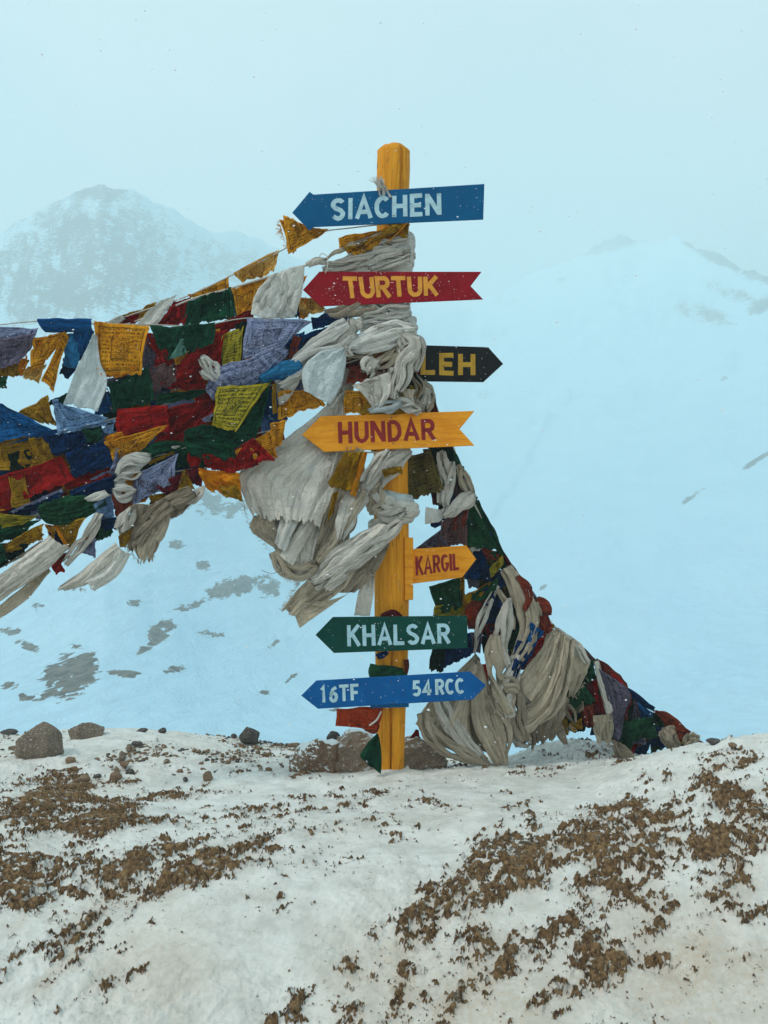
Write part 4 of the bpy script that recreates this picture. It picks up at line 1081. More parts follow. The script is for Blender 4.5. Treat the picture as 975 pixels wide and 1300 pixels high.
# ---- scarves ---------------------------------------------------------------
SC = 'white ceremonial scarves tied to the signpost'
def scarf(label, at, parts, cat='scarf', group=SC):
    """parts: (kind, name, ...)"""
    o = empty('scarf', P(*at), label, cat, group)
    for p in parts:
        kind, nm = p[0], p[1]
        if kind == 'strip': strip(nm, p[2], p[3], p[4], o, **(p[5] if len(p) > 5 else {}))
        elif kind == 'sheet': sheet(nm, p[2], p[3], p[4], p[5], o, **(p[6] if len(p) > 6 else {}))
        elif kind == 'wrap': wrap(nm, p[2], p[3], p[4], o, **(p[5] if len(p) > 5 else {}))
        elif kind == 'line': line3(nm, [P(*q) for q in p[2]], p[3], M[p[4]] if p[4] in M else M_cord, o)
        elif kind == 'thr': threads(o, *p[2:])
    return o
scarf('white scarf hanging full and gathered from the knotted cord, beside the yellow flags', (385,338,3.86), [
 ('sheet','cloth',[(343,350),(325,372),(319,400)],[(388,338),(384,365),(375,404)],3.855,'w',dict(pleats=5, amp=.016, ang=-25, bulge=.02, sag=3)),
 ('strip','knot',[(390,338,6),(402,331,10),(414,329,6)],3.85,'k',dict(pleats=2)),
 ('line','loose_end',[(405,327,3.84),(408,322,3.83),(414,324,3.83),(416,338,3.83),(413,347,3.84)],.0022,'k')])
scarf('small white scarf draped over the top string near the red flags', (220,378,3.95), [
 ('sheet','cloth',[(206,382),(188,396),(173,413)],[(224,374),(212,394),(199,414)],3.94,'w',dict(pleats=3, amp=.010, ang=10)), ('strip','knot',[(140,412,6),(150,406,9),(158,402,5)],3.96,'w')])
scarf('pale translucent scarf hanging straight down left of the square yellow flag', (120,425,3.8), [
 ('sheet','cloth',[(118,424),(106,452),(92,485),(83,512)],[(124,425),(128,460),(136,480),(124,522)],3.775,'W',dict(pleats=3, amp=.012, rag=2))])
scarf('gathered white scarf tied tight round the post below the blue arrow board', (497,310,3.9), [
 ('wrap','wrap',312,10,'w',dict(r=.094, px=499, slope=-4)), ('wrap','wrap',325,10,'k',dict(r=.097, px=498, slope=4)), ('wrap','wrap',338,10,'k',dict(r=.097, px=496, slope=-5)),
 ('strip','fold',[(519,302,8),(497,308,13),(474,318,9)],3.865,'k',dict(pleats=3)), ('strip','fold',[(520,314,8),(496,320,12),(466,333,9)],3.868,'w',dict(pleats=3)), ('strip','fold',[(520,326,7),(498,334,12),(470,342,8)],3.866,'k',dict(pleats=3)), ('strip','fold',[(480,304,6),(500,314,12),(520,322,7)],3.872,'k',dict(pleats=3)),
 ('strip','tail',[(512,322,10),(485,322,16),(458,328,18),(436,336,14),(410,342,7)],3.865,'k',dict(pleats=4)), ('sheet','tail',[(470,322),(440,336),(420,350)],[(478,332),(462,348),(440,352)],3.885,'k',dict(pleats=3, amp=.010))])
scarf('thin twisted grey scarf stretched left from the post above the red board', (470,325,3.86), [
 ('strip','cloth',[(395,334,4),(432,333,8),(462,326,11),(480,316,5)],3.85,'k',dict(pleats=3)), ('strip','tail',[(412,331,3),(425,322,5),(448,310,6),(474,300,4),(500,293,4)],3.845,'e',dict(pleats=2))])
scarf('light scarf wound round the post between the red board and the broad white fold', (497,400,3.9), [
 ('wrap','wrap',352,14,'k',dict(r=.09)), ('wrap','wrap',378,12,'k',dict(r=.086, px=494)), ('wrap','wrap',398,12,'w',dict(r=.094, px=489, ex=1.15, slope=-9, pleats=6)), ('wrap','wrap',408,10,'w',dict(r=.098, px=489, ex=1.15, slope=-12, pleats=6)),
 ('strip','fold',[(519,388,7),(496,392,14),(462,402,12)],3.862,'k',dict(pleats=3)), ('strip','fold',[(519,398,7),(495,404,14),(460,412,10)],3.860,'w',dict(pleats=3)), ('strip','fold',[(468,386,8),(490,394,14),(517,410,8)],3.866,'w',dict(pleats=3)),
 ('strip','tail',[(412,398,12),(430,398,20),(450,392,22),(478,390,16)],3.87,'d',dict(pleats=5)), ('strip','knot',[(452,404,8),(455,410,10),(448,424,8)],3.83,'k')])
scarf('broad white scarf folded like a leaf across the post above the knots', (500,430,3.85), [
 ('sheet','cloth',[(436,446),(455,424),(480,412),(505,407),(526,414)],[(437,447),(462,449),(488,446),(510,438),(527,428)],3.835,'w',dict(pleats=5, amp=.018, bulge=.045)),
 ('wrap','wrap',428,17,'w',dict(r=.10, px=500, pleats=6, slope=-10)), ('wrap','wrap',452,14,'k',dict(r=.098, px=497))])
scarf('bright white scarf falling in a pointed fold left of the knots', (437,445,3.82), [
 ('sheet','cloth',[(436,440),(405,448),(383,476),(386,497)],[(440,444),(438,470),(428,500),(418,514)],3.775,'W',dict(pleats=3, amp=.014, ang=-15, bulge=.02)),
 ('strip','tail',[(445,415,26),(425,432,34),(400,448,34),(375,468,26),(354,488,22)],3.80,'w',dict(pleats=6, flat=.35, amp=.014)),
 ('sheet','tail',[(354,470),(350,490),(354,514)],[(386,470),(378,488),(360,514)],3.815,'k',dict(pleats=4, amp=.008)),
 ('strip','tail',[(447,405,10),(442,420,14),(432,440,12)],3.79,'k',dict(pleats=3)),
 ('strip','knot',[(436,438,6),(440,446,11),(446,452,5)],3.765,'k',dict(pleats=3))])
scarf('long grey scarf dropping from the white knot behind the yellow printed flag', (440,470,3.83), [
 ('sheet','cloth',[(440,452),(432,480),(418,505),(412,540)],[(452,455),(452,480),(444,510),(436,540)],3.875,'k',dict(pleats=4, amp=.014))])
scarf('grey knotted scarf looped over the post right beside the black board', (525,450,3.88), [
 ('strip','loop',[(508,425,10),(520,436,22),(512,460,24),(512,480,20),(506,496,10)],3.80,'k',dict(pleats=4, amp=.013)), ('strip','loop',[(520,424,10),(530,436,18),(533,452,14),(528,470,10)],3.83,'k',dict(pleats=4, amp=.012)),
 ('strip','loop',[(503,430,8),(505,452,16),(500,478,16),(508,500,8)],3.815,'e',dict(pleats=3)), ('strip','loop',[(518,442,6),(526,455,12),(526,478,10),(534,492,12),(528,505,6)],3.85,'d'),
 ('strip','knot',[(524,428,12),(514,440,14),(504,434,10)],3.79,'k')])
scarf('small grey scarf tied in a bow with a triangular end above the orange board', (480,470,3.83), [
 ('sheet','cloth',[(447,490),(462,503),(477,523)],[(496,472),(496,496),(480,524)],3.79,'k',dict(pleats=4, amp=.016, ang=20)), ('strip','knot',[(462,472,16),(470,462,20),(482,462,10)],3.79,'k',dict(amp=.012)),
 ('strip','tail',[(474,466,10),(490,458,18),(504,448,12)],3.80,'e'), ('strip','tail',[(478,476,10),(470,486,12),(460,488,6)],3.78,'k'), ('strip','tail',[(436,452,10),(452,448,14),(470,452,9)],3.80,'d'),
 ('strip','tail',[(500,466,12),(500,486,16),(500,506,9)],3.80,'k'), ('sheet','tail',[(506,492),(514,505),(524,525)],[(528,494),(524,506),(534,523)],3.825,'e',dict(pleats=3, amp=.01))])
scarf('bluish grey scarf bunched over the top edge of the orange board', (490,515,3.82), [
 ('strip','cloth',[(468,522,8),(484,518,15),(500,516,14),(510,512,7)],3.79,'W',dict(pleats=4)), ('strip','tail',[(500,508,8),(515,514,16),(534,522,10)],3.81,'k'), ('wrap','wrap',505,20,'k',dict(r=.09)), ('wrap','wrap',478,18,'d',dict(r=.092)), ('wrap','wrap',545,26,'d',dict(r=.088))])
for nm, q, dd_, mt in (('red', [(448,470),(478,470),(464,486),(438,488)], 3.835, 'r'), ('ora', [(470,448),(504,440),(500,450),(474,458)], 3.83, 'L'), ('re2', [(470,452),(500,448),(500,464),(480,468)], 3.84, 'x')):
    pass
flag_string('short string of dark red and mustard flags caught under the scarf knots', [(436,462,3.84),(470,452,3.845),(505,442,3.85),(530,436,3.9)], [
 ('x', 3.835, [(446,466),(478,462),(466,486),(438,488)], dict(amp=.010)), ('L', 3.83, [(472,446),(506,439),(502,447),(476,456)]), ('x', 3.84, [(474,452),(504,446),(500,468),(480,474)]), ('m', 3.86, [(440,446),(470,450),(468,472),(440,468)]), ('D', 3.865, [(500,470),(540,478),(536,500),(502,500)]), ('L', 3.84, [(504,490),(536,488),(532,505),(508,504)], dict(amp=.008)), ('m', 3.9, [(520,455),(532,452),(534,490),(524,492)])])

# the big fan left of the post
scarf('large tattered white scarf fanned out below the orange board', (440,560,3.85), [
 ('sheet','cloth',[(404,543),(350,572),(303,603),(312,636),(322,655)],[(446,566),(438,590),(428,615),(418,640),(405,665)],3.935,'k',dict(d1=3.78, pleats=9, amp=.022, bulge=.02, rag=5, res=.9)),
 ('sheet','cloth',[(398,560),(360,600),(326,650),(346,690),(360,730)],[(448,568),(440,600),(425,640),(405,680),(392,735)],3.94,'k',dict(d1=3.80, pleats=10, amp=.024, rag=6, res=.9)),
 ('sheet','border',[(438,494),(405,524),(365,555),(320,592)],[(444,500),(425,545),(390,560),(326,604)],3.87,'w',dict(pleats=3, amp=.008)),
 ('sheet','fold',[(408,560),(378,600),(360,650),(348,690)],[(424,564),(396,604),(384,650),(362,700)],3.90,'w',dict(d1=3.75, pleats=3, amp=.014, bulge=.02)),
 ('sheet','fold',[(425,566),(408,610),(385,660),(355,705)],[(438,568),(424,620),(402,664),(372,718)],3.90,'k',dict(d1=3.76, pleats=4, amp=.014, bulge=.02)),
 ('sheet','fold',[(322,655),(318,666),(340,690),(352,698)],[(345,655),(350,668),(362,690),(368,704)],3.81,'e',dict(pleats=4, amp=.014, rag=4)),
 ('strip','fold',[(350,700,20),(362,720,24),(385,726,20),(398,715,14)],3.79,'e',dict(pleats=5, rag=4)),
 ('thr','t',[(352,715),(366,732),(392,728)],3.78,'k',70,9,-.3,1,3), ('thr','t',[(305,620),(320,668),(345,700)],3.79,'e',40,6,-.8,.6,4), ('line','thread',[(360,722,3.78),(345,728,3.78),(332,724,3.78)],.0012,'M')])
scarf('long grey scarf hanging in narrow folds beside the fan', (450,560,3.84), [
 ('sheet','cloth',[(440,566),(432,600),(418,640),(400,690),(386,720)],[(462,570),(462,610),(440,650),(425,690),(408,722)],3.83,'e',dict(pleats=6, amp=.018, rag=4)),
 ('strip','fold',[(462,620,12),(445,650,18),(428,685,20),(405,715,14)],3.80,'e',dict(pleats=4)), ('thr','t',[(395,715),(420,700),(440,670)],3.79,'e',40,10,-.6,.8,6)])
flag_string('pair of mustard flags hanging just under the orange board', [(500,575,3.86),(455,574,3.84),(420,572,3.85)], [
 ('L', 3.775, [(438,574),(466,574),(454,622),(416,614)], dict(pleats=3, amp=.012, ang=-20, sag=4)), ('o', 3.765, [(461,574),(467,574),(452,632),(445,626)], dict(pleats=1, amp=.003)), ('L', 3.79, [(422,628),(430,624),(424,650),(414,668)]), ('L', 3.82, [(484,596),(510,592),(512,600),(488,606)])])
scarf('twisted scarf running down left from the post, ending above the torn edge', (510,580,3.84), [
 ('strip','cloth',[(520,570,14),(500,584,26),(478,606,30),(455,632,26),(436,664,24),(430,685,10)],3.90,'k',dict(d1=3.78, pleats=5, amp=.015)),
 ('strip','fold',[(494,572,10),(478,590,16),(462,612,12)],3.79,'k'), ('sheet','tail',[(478,600),(468,620),(472,650)],[(486,606),(480,630),(474,652)],3.83,'d',dict(pleats=2)),
 ('strip','tail',[(448,640,10),(440,670,18),(432,690,10)],3.81,'d')])
scarf('scarf tied in a fat knot round the bare post above the short orange board', (497,648,3.88), [
 ('wrap','wrap',632,7,'W',dict(r=.10, px=497, slope=14)), ('wrap','wrap',645,10,'k',dict(r=.105, px=499, slope=6, th=.03, pleats=4, amp=.009)), ('wrap','wrap',662,7,'k',dict(r=.098, px=496, slope=-10)),
 ('strip','knot',[(474,626,14),(482,640,26),(500,652,24),(515,648,10)],3.85,'k',dict(pleats=3, amp=.013)), ('strip','knot',[(476,652,10),(482,638,18),(478,620,16),(482,612,8)],3.84,'e'),
 ('sheet','tail',[(462,596),(460,614),(466,648)],[(478,600),(474,620),(472,654)],3.84,'e',dict(pleats=2, amp=.008))])
scarf('torn grey scarf blown down left from the post, its ragged end above the green board', (500,668,3.86), [
 ('sheet','cloth',[(480,664),(440,686),(412,706),(390,738)],[(500,668),(478,700),(455,722),(420,752)],3.81,'k',dict(pleats=6, amp=.020, rag=5, bulge=.025)),
 ('sheet','cloth',[(412,712),(388,738),(366,762),(357,776)],[(452,722),(440,745),(412,765),(394,782)],3.82,'e',dict(pleats=7, amp=.018, rag=3)),
 ('sheet','border',[(366,768),(374,782),(380,797)],[(385,765),(425,760),(444,752)],3.815,'e',dict(pleats=2, amp=.008)),
 ('strip','fold',[(510,662,10),(488,680,20),(460,702,24),(430,722,22),(398,742,16)],3.80,'k',dict(pleats=4, amp=.014)), ('sheet','fold',[(470,690),(440,720),(428,752)],[(496,690),(476,728),(450,752)],3.83,'d',dict(pleats=5, amp=.016)),
 ('thr','t',[(358,776),(380,742),(394,725)],3.80,'e',60,7,-1,.1,8)])
scarf('narrow grey scarf end hanging just left of the post, above the green board', (470,720,3.88), [('sheet','cloth',[(466,700),(458,735),(450,782)],[(477,704),(476,735),(470,782)],3.86,'k',dict(pleats=3, amp=.012))])

# bottom left scarves
LC = 'grey scarves hanging from the left end of the strings'
scarf('wide grey scarf sagging out of the picture at the lower left', (70,690,3.68), [
 ('sheet','cloth',[(64,680),(30,706),(-10,738),(-40,756)],[(88,694),(60,722),(20,750),(-30,784)],3.66,'k',dict(pleats=4, amp=.016, bulge=.03, ang=8)), ('sheet','tail',[(60,720),(30,745),(-10,775)],[(66,724),(40,755),(-5,790)],3.668,'e',dict(pleats=2)),
 ('strip','fold',[(128,652,8),(115,675,14),(98,697,14),(82,714,12)],3.655,'k',dict(pleats=3)), ('sheet','fold',[(50,688),(20,708),(-20,732)],[(66,684),(40,700),(-10,728)],3.67,'d',dict(pleats=2))], group=LC)
scarf('pair of pale scarf tails blown down left, below the dangling lavender flag', (160,690,3.68), [
 ('sheet','tail',[(148,688),(118,712),(90,735),(77,744)],[(158,700),(132,722),(110,742),(80,752)],3.665,'k',dict(pleats=3, amp=.012, bulge=.02, rag=3)), ('sheet','tail',[(152,696),(130,722),(110,738)],[(166,702),(152,728),(122,750)],3.655,'w',dict(pleats=3, amp=.012, bulge=.02, rag=2)), ('thr','t',[(76,745),(95,745),(110,748)],3.66,'k',30,6,-.6,.8,12)], group=LC)
scarf('dirty bunched scarf with ragged end hanging under the lavender printed flag', (200,640,3.70), [
 ('sheet','cloth',[(170,640),(160,662),(150,672),(156,690)],[(200,640),(205,665),(200,690),(195,712)],3.675,'d',dict(pleats=6, amp=.018, rag=5, ang=20)), ('sheet','cloth',[(190,640),(182,670),(168,690),(176,706)],[(214,640),(214,665),(204,690),(190,714)],3.665,'e',dict(pleats=5, amp=.018, rag=5)),
 ('strip','fold',[(215,640,22),(200,652,24),(186,668,22),(172,690,14)],3.66,'d',dict(pleats=5, amp=.014)), ('strip','fold',[(244,622,16),(225,634,22),(205,646,20),(190,655,14)],3.675,'d',dict(pleats=4)), ('strip','fold',[(168,645,10),(160,660,20),(150,672,12)],3.65,'k'),
 ('thr','t',[(160,692),(180,712),(196,704)],3.66,'d',40,6,-.1,1,14)], group=LC)
scarf('grey scarf bunched beside the plain orange flag', (250,625,3.72), [
 ('sheet','cloth',[(222,632),(216,650),(208,662)],[(262,618),(248,635),(232,652)],3.69,'d',dict(pleats=6, amp=.016, rag=4)), ('sheet','fold',[(246,622),(240,632),(236,640)],[(262,616),(258,628),(248,640)],3.68,'k',dict(pleats=2))], group=LC)
scarf('white scarf knotted on the dark red printed flag in the upper left', (270,465,3.8), [
 ('strip','knot',[(254,454,9),(262,462,16),(272,470,20),(280,478,12)],3.775,'w',dict(pleats=4)), ('strip','tail',[(256,470,9),(264,476,14),(276,478,10)],3.77,'w')], group=LC)
scarf('white scarf knotted on a yellow flag near the navy flags', (165,600,3.72), [
 ('strip','knot',[(150,605,10),(160,594,24),(176,584,22),(190,580,10)],3.69,'w',dict(pleats=5)), ('strip','tail',[(146,612,6),(160,606,14),(178,598,8)],3.68,'w')], group=LC)
scarf('small round white scarf knot above the rust red flag', (155,622,3.7), [('strip','knot',[(146,618,12),(156,624,24),(170,628,16)],3.675,'w',dict(pleats=3)), ], group=LC)
scarf('white scarf end lying along the top of the green ruffled flag', (125,630,3.69), [('sheet','cloth',[(108,632),(120,626),(134,622)],[(112,636),(126,636),(140,628)],3.67,'w',dict(pleats=2, bulge=.01))], group=LC)

# ---- right hand bundle, from the post down to its anchor in the snow ---------
flag_string('thick bundled string running down right from the post to the snow', [(520,440,4.05),(545,500,4.08),(572,560,4.10),(598,632,4.14),(640,708,4.20),(690,780,4.28),(716,808,4.32),(770,852,4.40),(830,902,4.50),(892,944,4.58)], [
 ('m', 4.03, [(540,494),(552,500),(558,530),(536,526)]), ('D', 4.05, [(540,560),(572,566),(590,606),(560,620)], dict(pleats=4, amp=.014)),
 ('q', 4.00, [(512,582),(545,572),(563,620),(512,641)], dict(ang=15, amp=.010, rag=2)), ('q', 3.995, [(536,570),(546,570),(564,618),(556,628)], dict(pleats=1, amp=.004)), ('x', 4.02, [(508,596),(516,590),(516,606),(510,612)]),
 ('G', 4.07, [(570,568),(578,580),(590,606),(580,606)]), ('V', 4.06, [(566,584),(584,590),(600,622),(572,640)], dict(pleats=5, amp=.014)), ('M', 4.05, [(574,600),(586,604),(592,635),(578,640)], dict(pleats=4)), ('b', 4.04, [(566,632),(576,628),(578,645),(568,648)]),
 ('m', 4.05, [(546,620),(562,616),(562,642),(550,640)]), ('n', 4.03, [(548,668,8),(558,660,14),(574,654,12)], dict(strip=True)),
 ('M', 4.02, [(560,662),(594,645),(592,692),(556,694)], dict(pleats=6, amp=.016, ang=25)), ('x', 4.03, [(578,650),(593,646),(590,668),(574,672)]), ('V', 4.04, [(528,696),(560,672),(570,695),(532,708)], dict(pleats=6, amp=.012, ang=50)),
 ('G', 4.05, [(591,648),(602,642),(634,698),(590,693)], dict(ang=10, amp=.008)), ('x', 4.06, [(610,695),(636,700),(638,716),(618,708)], dict(pleats=5)), ('G', 4.05, [(618,700),(634,700),(648,726),(632,722)], dict(pleats=4, amp=.012)),
 ('n', 4.07, [(602,700),(616,696),(622,738),(584,734)], dict(ang=20, amp=.012, rag=3)), ('l', 4.03, [(622,722),(638,704),(640,714),(624,734)], dict(ang=60)), ('w', 4.06, [(596,696),(618,690),(616,694),(600,702)]),
 ('G', 4.06, [(544,744),(584,732),(588,768),(556,776)], dict(pleats=4, amp=.012, sag=5)), ('l', 4.07, [(552,768),(588,762),(589,784),(550,784)], dict(pleats=3)), ('u', 4.08, [(584,734),(590,732),(592,784),(586,784)], dict(pleats=1)),
 ('L', 4.05, [(588,756),(624,738),(612,756),(590,768)], dict(amp=.008)), ('G', 4.04, [(600,752),(632,734),(628,762),(598,762)], dict(ang=40)), ('x', 4.07, [(588,762),(624,758),(614,804),(594,800)], dict(ang=70, amp=.008)), ('X', 4.065, [(590,768),(606,766),(604,788),(592,786)]),
 ('n', 4.05, [(614,748),(634,730),(640,770),(612,770)], dict(pleats=5, amp=.016)), ('n', 4.06, [(618,770),(642,766),(640,800),(612,815)], dict(pleats=5, amp=.016)), ('D', 4.07, [(606,790),(640,800),(630,830),(612,828)], dict(pleats=5, amp=.016)), ('m', 4.045, [(615,790),(640,795),(646,808),(620,810)], dict(pleats=5)),
 ('V', 4.06, [(597,803),(613,804),(610,828),(602,830)]), ('n', 4.08, [(556,806),(598,804),(602,830),(560,852)], dict(pleats=6, amp=.014)), ('D', 4.085, [(548,822),(566,820),(562,852),(544,852)], dict(pleats=5, rag=4)),
 ('x', 3.99, [(658,730,6),(668,745,10),(672,762,8),(666,776,5)], dict(strip=True)), ('x', 4.10, [(680,762,10),(690,772,20),(693,782,12)], dict(strip=True, amp=.010)), ('x', 4.02, [(684,782),(698,782),(702,800),(690,812)], dict(pleats=5, amp=.012)), ('L', 4.11, [(698,792),(703,792),(702,808),(697,812)]),
 ('b', 4.0, [(672,788),(690,802),(676,822),(660,826)], dict(amp=.008)), ('n', 3.995, [(655,812),(682,818),(664,850),(652,836)], dict(ang=20)), ('L', 4.08, [(648,824),(658,826),(656,834),(650,836)]), ('n', 4.0, [(650,835),(665,840),(655,862),(648,856)]),
 ('D', 4.26, [(700,862),(745,852),(742,930),(705,925)], dict(pleats=6, amp=.02)), ('G', 4.22, [(708,878),(738,862),(756,890),(724,902)], dict(amp=.008)), ('g', 4.21, [(740,850),(752,836),(758,862),(746,866)], dict(pleats=4)), ('w', 4.20, [(734,852),(746,850),(744,858),(736,860)]),
 ('L', 4.20, [(706,916),(720,912),(722,930),(710,934)]), ('L', 4.19, [(722,918),(738,910),(740,924),(726,930)]), ('x', 4.19, [(718,902),(728,900),(726,912),(718,912)]), ('m', 4.25, [(734,888),(762,880),(764,920),(740,925)], dict(pleats=5, amp=.016)), ('x', 4.22, [(738,898),(752,894),(756,920),(742,918)], dict(pleats=4)),
 ('r', 4.24, [(752,862),(764,858),(776,908),(758,912)], dict(pleats=4, amp=.014)), ('R', 4.235, [(760,860),(766,868),(772,900),(764,905)], dict(amp=.008)), ('x', 4.25, [(756,838),(766,842),(792,868),(784,876)], dict(pleats=4)), ('R', 4.24, [(774,852),(792,866),(788,878),(780,868)]),
 ('m', 4.26, [(756,905),(778,905),(778,930),(755,922)], dict(pleats=5, amp=.016)), ('D', 4.33, [(792,880),(806,888),(806,925),(788,920)], dict(pleats=4)), ('r', 4.36, [(790,905),(830,925),(812,960),(786,956)], dict(pleats=5, amp=.018)), ('n', 4.37, [(794,955),(826,940),(820,958),(800,964)], dict(pleats=4)),
 ('B', 4.34, [(808,890),(829,905),(828,935),(816,920)], dict(ang=10)), ('V', 4.33, [(804,888),(808,892),(820,944),(802,946)], dict(ang=10, amp=.006)), ('G', 4.38, [(830,905),(842,918),(844,950),(822,954)], dict(pleats=4, amp=.014)), ('D', 4.36, [(826,902),(838,910),(836,930),(826,932)]),
 ('x', 4.40, [(830,904),(850,914),(862,948),(838,950)], dict(pleats=6, amp=.018)), ('x', 4.41, [(846,914),(872,932),(872,946),(852,948)], dict(pleats=6, amp=.014)), ('L', 4.40, [(860,938),(872,936),(872,947),(862,948)]), ('G', 4.09, [(568,560,5),(582,590,9),(600,632,6)], dict(strip=True)), ('G', 4.16, [(604,636,6),(622,672,9),(638,704,6)], dict(strip=True)), ('m', 4.19, [(630,694,6),(648,722,9),(668,748,7)], dict(strip=True)), ('V', 4.24, [(664,742,6),(680,764,9),(694,784,6)], dict(strip=True)),
 ('M', 4.33, [(722,812,6),(742,830,10),(762,846,7)], dict(strip=True)), ('x', 4.36, [(756,838,6),(776,856,11),(796,872,7)], dict(strip=True)), ('n', 4.40, [(790,870,5),(808,884,9),(830,900,6)], dict(strip=True)), ('r', 4.35, [(770,862),(800,880),(796,935),(772,930)], dict(pleats=5, amp=.014)), ('x', 4.38, [(800,886),(832,906),(822,946),(800,948)], dict(pleats=5, amp=.014)), ('m', 4.42, [(828,906),(858,926),(850,950),(826,952)], dict(pleats=5, amp=.012)), ('x', 4.42, [(832,904,8),(852,916,12),(872,932,10)], dict(strip=True)), ('r', 4.44, [(870,946,6),(882,944,10),(893,945,4)], dict(strip=True)),
], rad=.007, cordmat=M_cord)
filler('dark inner string of the right bundle, seen between its scarves', [(548,510,4.15),(640,715,4.3),(700,800,4.4),(780,870,4.5),(880,944,4.62)],
       [(572,610),(582,640),(600,680),(612,715),(622,745),(630,775),(640,800),(652,790),(660,815),(640,835),(668,840),(690,820),(660,870),(690,860),(715,860),(672,900),(700,895),(728,895),(745,880),(680,925),(705,920),(735,915),(770,890),(790,900),(765,920),(790,935),(815,925),(835,935),(640,905),(625,930),(600,900),(580,900),(560,915),(610,860),(850,938)], 'dnGmdxgnrVRb', 30, 4.27)
filler('packed upper string of the right bundle, just below the olive brown flag', [(548,500,4.1),(600,630,4.2),(645,712,4.24),(700,790,4.35)],
       [(556,560),(566,580),(576,600),(584,622),(570,640),(592,640),(584,662),(602,668),(600,690),(612,690),(618,708),(606,722),(626,722),(632,738),(616,745),(640,742),(630,760),(648,756),(644,775),(660,775),(668,790),(600,735),(680,800)], 'gnmxVGrbq', 24, 4.13)
SR = 'beige scarves tied along the right hand string'
scarf('grey scarf knotted where the right string leaves the black board', (545,500,4.0), [
 ('strip','cloth',[(528,486,12),(540,500,16),(536,520,12)],3.98,'k'), ('strip','tail',[(530,478,10),(544,500,18),(540,522,10)],4.0,'e'), ('strip','fold',[(524,502,8),(532,512,10),(534,524,6)],3.97,'k')], group=SR)
scarf('pale grey scarf looped round the right string beside the olive brown flag', (570,610,4.05), [
 ('strip','cloth',[(560,572,8),(562,590,18),(564,610,18),(560,640,10)],4.0,'k',dict(pleats=4)), ('strip','fold',[(580,590,10),(590,612,18),(598,630,10)],4.01,'e',dict(pleats=4)), ('strip','knot',[(562,654,12),(580,644,20),(594,634,20),(602,626,10)],3.98,'k',dict(pleats=4, amp=.012)),
 ('strip','fold',[(574,586,6),(572,606,14),(564,636,12),(568,652,6)],3.99,'k'), ('sheet','tail',[(540,644),(540,655),(540,665)],[(564,648),(562,656),(558,663)],3.99,'w',dict(pleats=2, amp=.006))], group=SR)
scarf('long beige scarf hanging in two lengths from the right string, beside the rust flag', (645,720,4.1), [
 ('strip','cloth',[(642,722,16),(656,744,26),(668,770,28),(672,800,22),(662,828,16),(650,850,12)],4.02,'e',dict(pleats=5, amp=.015)), ('strip','fold',[(646,760,8),(640,790,18),(636,820,22),(644,846,12)],4.01,'k',dict(pleats=4)),
 ('strip','fold',[(630,742,8),(618,770,12),(606,800,10),(602,828,5)],4.03,'k',dict(pleats=3)), ('strip','fold',[(632,748,8),(645,775,12),(648,800,10)],4.02,'e'), ('strip','fold',[(678,764,8),(682,785,12),(678,800,8)],4.05,'e')], group=SR)
scarf('beige scarf knotted in the middle of the right tangle, tails hanging near the ground', (650,850,4.08), [
 ('strip','cloth',[(632,806,14),(628,835,26),(628,858,18),(640,880,26),(645,905,20)],4.0,'e',dict(pleats=6, amp=.016)), ('strip','fold',[(655,832,12),(650,855,20),(640,885,24),(648,910,16)],4.01,'k',dict(pleats=4)), ('strip','knot',[(640,862,12),(648,868,22),(656,880,12)],3.99,'e'),
 ('strip','tail',[(652,850,14),(652,890,26),(660,925,20),(668,940,12)],4.03,'d',dict(pleats=5)), ('strip','tail',[(624,860,8),(622,880,12),(628,905,10)],4.0,'d')], group=SR)
scarf('wide beige scarf sweeping in a deep curve below the navy flags', (700,800,4.12), [
 ('sheet','cloth',[(700,796),(684,826),(664,852),(652,868)],[(712,804),(704,840),(694,864),(676,892)],4.06,'e',dict(pleats=4, amp=.018, bulge=.03)),
 ('sheet','cloth',[(708,800),(698,850),(676,890),(640,910)],[(724,812),(718,860),(698,905),(646,934)],4.08,'e',dict(pleats=5, amp=.020, bulge=.04)),
 ('strip','fold',[(724,812,12),(716,860,18),(696,905,18),(650,926,14),(640,922,6)],4.04,'e',dict(pleats=3)), ('sheet','fold',[(655,870),(665,888),(672,898)],[(676,850),(690,868),(684,888)],4.07,'k',dict(pleats=4, amp=.014)),
 ('sheet','tail',[(705,812),(716,850),(712,872)],[(748,838),(742,858),(728,884)],4.14,'e',dict(pleats=6, amp=.018, rag=5)), ('strip','fold',[(706,800,10),(728,822,18),(746,840,10)],4.12,'k',dict(pleats=4)), ('thr','t',[(714,872),(728,884),(745,860)],4.13,'e',30,5,0,1,21)], group=SR)
